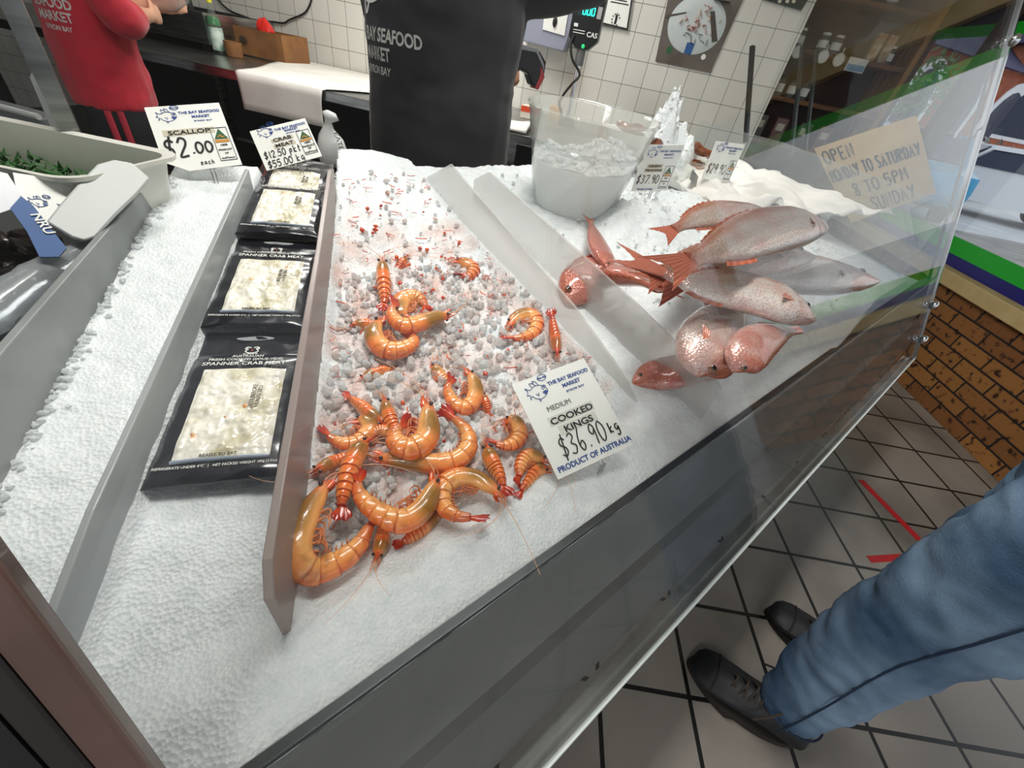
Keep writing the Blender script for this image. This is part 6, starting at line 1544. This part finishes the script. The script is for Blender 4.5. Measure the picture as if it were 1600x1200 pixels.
# scale with its pole display
Sy = .42
sb = on_wall(886, 187, Sy); sbp = W(wt(sb)[0], Sy, BZ)
se = thing('weighing_scale', sbp, 'black shop scale display on a chrome pole with glowing green digits', 'scale')
tp = on_wall(898, 82, Sy); 
MB().lathe([(.001, 0), (.05, 0), (.05, .03), (.02, .05), (.001, .05)], 20, Matrix.Translation(sbp)).build('pole_foot', 'black_plastic', se)
MB().tube([sbp + UP*.04, W(wt(sb)[0], Sy, tp.z)], .014, 14).build('pole', 'chrome', se)
MB().tube([W(wt(sb)[0], Sy, tp.z - .055), W(wt(sb)[0], Sy, tp.z + .025)], .026, 14).build('collar', mat('collar_grey', '6E7070', .4), se)
ax = W(wt(sb)[0], Sy + .012, tp.z + .02); DX = (WX*.98 + WN*.1).normalized(); DM = frame(ax, DX, UP)
hp = [(-.030, 0), (.030, 0), (.072, .045), (.072, .30), (-.072, .30), (-.072, .045)]
hp = [(x*1.15, y*1.0) for x, y in hp]
MB().slab([DM @ Vector((x, y, 0)) for x, y in hp], .05).build('display_case', mat('display_black', '0F1112', .3), se, smooth=False, bevel=.006)
MB().slab([DM @ Vector((x*1.03, y - .004, -.012)) for x, y in hp], .03).build('grey_back', mat('display_grey', '8A8D8E', .4), se, smooth=False, bevel=.006)
k = MB()
for yy in (.155, .235): k.slab([DM @ Vector((x, y, .0262)) for x, y in ((-.055, yy - .022), (.045, yy - .022), (.045, yy + .026), (-.055, yy + .026))], .001)
k.build('screen', mat('lcd', '0A2A2C', .2), se, smooth=False)
def seg7(k, ch, M, h, w):
    S_ = {'0': 'abcdef', '1': 'bc', '8': 'abcdefg'}[ch]; x0, x1, y0, ym, y1 = 0, .5*h, 0, .5*h, h
    for s in S_: stroke(k, {'a': [(x0, y1), (x1, y1)], 'b': [(x1, y1), (x1, ym)], 'c': [(x1, ym), (x1, y0)], 'd': [(x0, y0), (x1, y0)], 'e': [(x0, y0), (x0, ym)], 'f': [(x0, ym), (x0, y1)], 'g': [(x0, ym), (x1, ym)]}[s], M, w)
k = MB()
for yy, n_ in ((.142, '000'), (.222, '1000')):
    for i, ch in enumerate(n_): seg7(k, ch, DM @ Matrix.Translation((.034 - .024*(len(n_) - 1 - i) - .012, yy, .0275)), .030, .0048)
for yy in (.142, .222): stroke(k, [(-.017, yy), (-.013, yy)], DM @ Matrix.Translation((0, 0, .0275)), .005)
k.build('green_digits', mat('led_green', '1FE0C0', .4, emit='2CF0D0', estr=2.5), se, smooth=False)
k = MB()
for yy in (.155, .235): k.slab([DM @ Vector((x, y, .0262)) for x, y in ((.052, yy - .022), (.076, yy - .022), (.076, yy + .026), (.052, yy + .026))], .001)
k.build('unit_plate', mat('unit_grey', 'A8A4A8', .4), se, smooth=False)
k = MB(); lettering(k, 'CAS', DM @ Matrix.Translation((.048, .055, .0262)), .030, 1.1, .02); [stroke(k, [(-.06, yy), (.005, yy)], DM @ Matrix.Translation((0, 0, .0262)), .003) for yy in (.075, .064)]
k.slab([DM @ Vector((x, y, .0262)) for x, y in ((-.062, .088), (-.040, .088), (-.040, .102), (-.062, .102))], .0008); k.build('maker_print', 'print_white', se, smooth=False)
MB().ball(DM @ Vector((.012, .012, .026)), .010, 12, 8).build('pilot_light', mat('pilot_green', '20A060', .3, emit='20C070', estr=1.2), se)
cb_ = [DM @ Vector((-.05, .05, .03)), DM @ Vector((-.055, .01, .04)), DM @ Vector((-.03, -.05, .05)), DM @ Vector((.03, -.11, .05)), DM @ Vector((.0, -.16, .06)), DM @ Vector((-.04, -.22, .05)), DM @ Vector((-.05, -.27, .06)), sbp + UP*.02 + WN*.06, sbp + UP*.012 + WN*.08 + WX*.06]
MB().tube(bspline(cb_, 60), .007, 8).build('power_cable', 'black_rubber', se)
# boxes and paper on the bench to the left of the scale
def bench_box(px0, px1, out, d, h, m, label, tape=None):
    a, b = wt(on_wall(*px0, out))[0], wt(on_wall(*px1, out))[0]
    t = thing('glove_box', W((a + b)/2, out, BZ), label, 'box', 'small packets on the back bench')
    wbox(MB(), a, b, out - d, out, BZ + .001, BZ + h).build('carton', m, t, smooth=False, bevel=.002)
    if tape: wbox(MB(), a, b, out, out + .001, BZ + h*.52, BZ + h*.98).build('printed_band', tape, t, smooth=False)
bench_box((776, 178), (790, 182), .52, .10, .085, mat('box_amber', 'C8A23C', .5), 'amber and orange packet beside the black shirt on the bench', mat('box_orange', 'CE4420', .5))
bench_box((812, 184), (838, 190), .50, .12, .065, mat('box_cream', 'D8CFC0', .5), 'cream packet with an orange red top left of the scale pole', 'box_orange')
bench_box((856, 186), (872, 190), .30, .12, .075, mat('box_tan', 'B98F4C', .6), 'plain tan carton just left of the scale pole')
a, b = wt(bench_pt(772, 200))[0], wt(bench_pt(833, 205))[0]
k = MB(); k.grid(lambda u, v: W(lerp(a, b, u), OUT - .30 + .30*v + .0, BZ + .012 + (.03*math.sin(v*PI)*u)), 12, 12); o = k.build('paper_stack', 'paper', None, auto=0, solid=.01); tag(o, 'loose white paper on the bench between the black shirt and the ice bucket', 'paper')
# steel frame of the bench end, nearer the bucket
eb = thing('steel_trolley', B(.02, 2.02, 0), 'low steel trolley behind the counter between the black shirt and the bucket', 'trolley', rot=Matrix.Rotation(math.radians(-45), 3, 'Z')); M = eb.matrix_world
for z in (.52, .80):
    MB().box((-.42, -.22, z - .03), (.42, .22, z), M).build('shelf', 'steel', eb, smooth=False, bevel=.004)
for x in (-.40, .40):
    for y in (-.20, .20): MB().box((x - .015, y - .015, 0), (x + .015, y + .015, .80), M).build('leg', 'steel', eb, smooth=False)
# bins behind the red jumper's left
wb = thing('white_bin_lid', on_b(85, 160, 1.35), 'white plastic lid standing upright behind the tub', 'lid')
pts = [on_b(x, y, 1.35) for x, y in ((50, 120), (56, 106), (66, 105), (78, 116), (118, 215), (92, 220))]; MB().slab(pts, .02, BY).build('lid_panel', mat('lid_grey', 'A9ADAA', .4), wb, smooth=False, bevel=.004)
pts = [on_b(x, y, 1.335) for x, y in ((60, 124), (68, 118), (75, 124), (108, 205), (96, 208))]; MB().slab(pts, .006, BY).build('lid_recess', mat('lid_dark', '84898A', .45), wb, smooth=False)
gc = thing('grey_crate', on_b(25, 190, 1.45), 'grey crate at the far left behind the tub', 'crate')
A_ = on_b(-40, 158, 1.45); B_ = on_b(62, 185, 1.45)
MB().add([A_, B_, B_ - UP*.5, A_ - UP*.5] + [q + BY*.08 for q in (A_, B_, B_ - UP*.5, A_ - UP*.5)], [(0,1,2,3),(7,6,5,4),(0,4,5,1),(1,5,6,2),(2,6,7,3),(3,7,4,0)]).build('crate_wall', mat('crate_grey', '5A5D5F', .5), gc, smooth=False, bevel=.006)
MB().tube([A_ + UP*.004, B_ + UP*.004], .010, 8).build('crate_rim', mat('lid_grey', 'A9ADAA', .4), gc)
db = thing('dark_fridge', B(-3.2, 2.0, 0), 'dark fridge standing at the left of the shop behind the red jumper', 'fridge', rot=Matrix.Rotation(math.radians(-45), 3, 'Z')); M = db.matrix_world
MB().box((-.55, -.3, 0), (.20, .35, 2.0), M).build('fridge_body', mat('fridge_black', '0E0F11', .4), db, smooth=False, bevel=.01)
MB().box((-.53, -.325, .1), (.18, -.301, 1.95), M).build('fridge_door', mat('fridge_door', '17191C', .25), db, smooth=False, bevel=.006)
MB().box((.12, -.36, .9), (.15, -.326, 1.4), M).build('door_handle', 'steel', db, smooth=False)

# ================================================================== SHELVES BY THE WINDOW
shf = thing('shelf_unit', B(2.0, 4.3, 0), 'tall wooden shelf unit of jars and packets by the window', 'shelf', rot=Matrix.Rotation(math.radians(-45), 3, 'Z')); M = shf.matrix_world
SX0, SX1 = -.52, .43
for x in (SX0, SX1): MB().box((x - .02, -.15, 0), (x + .02, .22, 2.3), M).build('side_board', 'timber', shf, smooth=False, bevel=.003)
MB().box((SX0, .20, 0), (SX1, .22, 2.3), M).build('back_board', 'shelf_back', shf, smooth=False)
SZ = (.25, .62, 1.00, 1.30, 1.60, 1.90, 2.2)
for z in SZ: MB().box((SX0, -.14, z - .03), (SX1, .20, z), M).build('shelf', 'dark_timber', shf, smooth=False, bevel=.003)
def jar(x, z, r, h, label, lidm, body='bottle_clear'):
    p = M @ Vector((x, -.06, z)); t = thing('jar', p, label, 'jar', 'jars on the wooden shelves')
    MB().lathe([(.001, 0), (r, 0), (r, h*.75), (r*.7, h*.85), (r*.7, h*.88), (.001, h*.88)], 18, Matrix.Translation(p)).build('glass', body, t)
    MB().lathe([(.001, h*.86), (r*.78, h*.86), (r*.78, h), (.001, h)], 18, Matrix.Translation(p)).build('lid', lidm, t)
    MB().lathe([(r*1.01, h*.2), (r*1.01, h*.6)], 18, Matrix.Translation(p)).build('label', 'card', t)
jl_ = [(-.40, 1.60, 'leftmost'), (-.22, 1.60, 'second'), (-.12, 1.60, 'third'), (.28, 1.60, 'rightmost')]
for x, z, w_ in jl_: jar(x, z, .036, .11, f'{w_} jar with a pale label on the shelf of round tags', 'white_plastic')
for x, z, w_ in ((-.38, 1.30, 'leftmost'), (-.28, 1.30, 'second'), (-.18, 1.30, 'third')): jar(x, z, .032, .13, f'{w_} clear jar on the middle shelf below the round tags', 'black_plastic')
for x, z, w_ in ((-.3, 1.90, 'left'), (-.1, 1.90, 'middle'), (.1, 1.90, 'right')): jar(x, z, .034, .12, f'{w_} jar on the topmost visible shelf', mat('gold_lid', 'B08A3A', .3, .8))
for i, (x, w_) in enumerate(((-.405, 'left'), (-.215, 'middle'), (-.095, 'right'))):
    p = M @ Vector((x, -.16, 1.57)); t = thing('round_tag', p, f'{w_} of three white round tags hanging on the shelf edge', 'tag', 'round white tags')
    MB().lathe([(.001, 0), (.040, 0), (.040, .003), (.001, .003)], 24, frame(p, BX, UP)).build('disc', 'card', t)
    MB().lathe([(.034, .003), (.037, .0045), (.034, .0045)], 24, frame(p, BX, UP), closed=True).build('rim', 'lid_grey', t)
    k = MB(); k.tube([p + UP*.04, p + UP*.055 + BX*.004, p + UP*.07], .004, 6); k.build('hook', 'white_plastic', t)
p = M @ Vector((.04, -.17, 1.55)); t = thing('blue_card', p, 'small white and blue picture card on the shelf edge', 'card')
MB().slab([p + BX*a + UP*b for a, b in ((-.07, -.03), (.07, -.03), (.07, .05), (-.07, .05))], .003).build('card', 'card', t, smooth=False)
MB().slab([p + BX*a + UP*b - BY*.002 for a, b in ((-.065, -.025), (.065, -.025), (.065, .012), (-.065, .012))], .002).build('blue_print', mat('pale_blue', '86AECB', .4), t, smooth=False)
for i, x in enumerate((.14, .22)):
    p = M @ Vector((x, -.10, 1.60)); t = thing('packet', p, ['left upright cream packet beside the blue card', 'right upright cream packet beside the blue card'][i], 'packet', 'cream packets on the shelf')
    MB().box((x - .03, -.12, 1.601), (x + .03, -.08, 1.76), M).build('wrapper', mat('packet_cream', 'C9BBA4', .5, col2='A8643C', nscale=16), t, smooth=False, bevel=.004)
for i, (x, z) in enumerate(((-.42, 1.0), (-.25, 1.0), (-.05, 1.0), (.12, 1.0))):
    p = M @ Vector((x, -.08, z)); t = thing('packet', p, ['first', 'second', 'third', 'fourth'][i] + ' dark packet from the left on the low shelf by the window', 'packet', 'dark packets on the low shelf')
    MB().box((x - .05, -.11, z + .001), (x + .05, -.05, z + .17), M).build('wrapper', mat('packet_%d' % (i % 2), ['3A2C26', '6A3A34'][i % 2], .35, coat=.4), t, smooth=False, bevel=.006)
    MB().box((x - .03, -.1115, z + .08), (x + .03, -.1101, z + .13), M).build('pale_label', 'tape_cream', t, smooth=False)
# reflection of an opening hours sign, built as a sheet on the end glass
E_ = X1 - .012
sg = [on_plane(x, y, (E_, 0, 0), Vector((1, 0, 0))) for x, y in ((1272, 232), (1432, 180), (1463, 302), (1330, 348))]
sn = thing('sign_reflection', sg[3], 'brown sheet on the end glass standing in for a reflected opening hours sign', 'sign')
MB().slab(sg, .002).build('sheet', 'brown_paper', sn, smooth=False)
def sgp(u, v): return sg[3].lerp(sg[2], u).lerp(sg[0].lerp(sg[1], u), v) - Vector((.0024, 0, 0))
for txt, u0, v0, h, wd in (('OPEN', .05, .76, .17, .34), ('MONDAY TO SATURDAY', .03, .52, .16, .94), ('8 TO 5PM', .20, .28, .16, .60), ('SUNDAY', .32, .04, .17, .50)):
    k = MB(); handwrite(k, txt, Matrix.Identity(4), h, .020, wd)
    k.v = [sgp(u0 + p.x, v0 + p.y) - Vector((.0006 if p.z > 0 else 0, 0, 0)) for p in k.v]
    k.build('handwriting', 'print_black', sn, smooth=False)
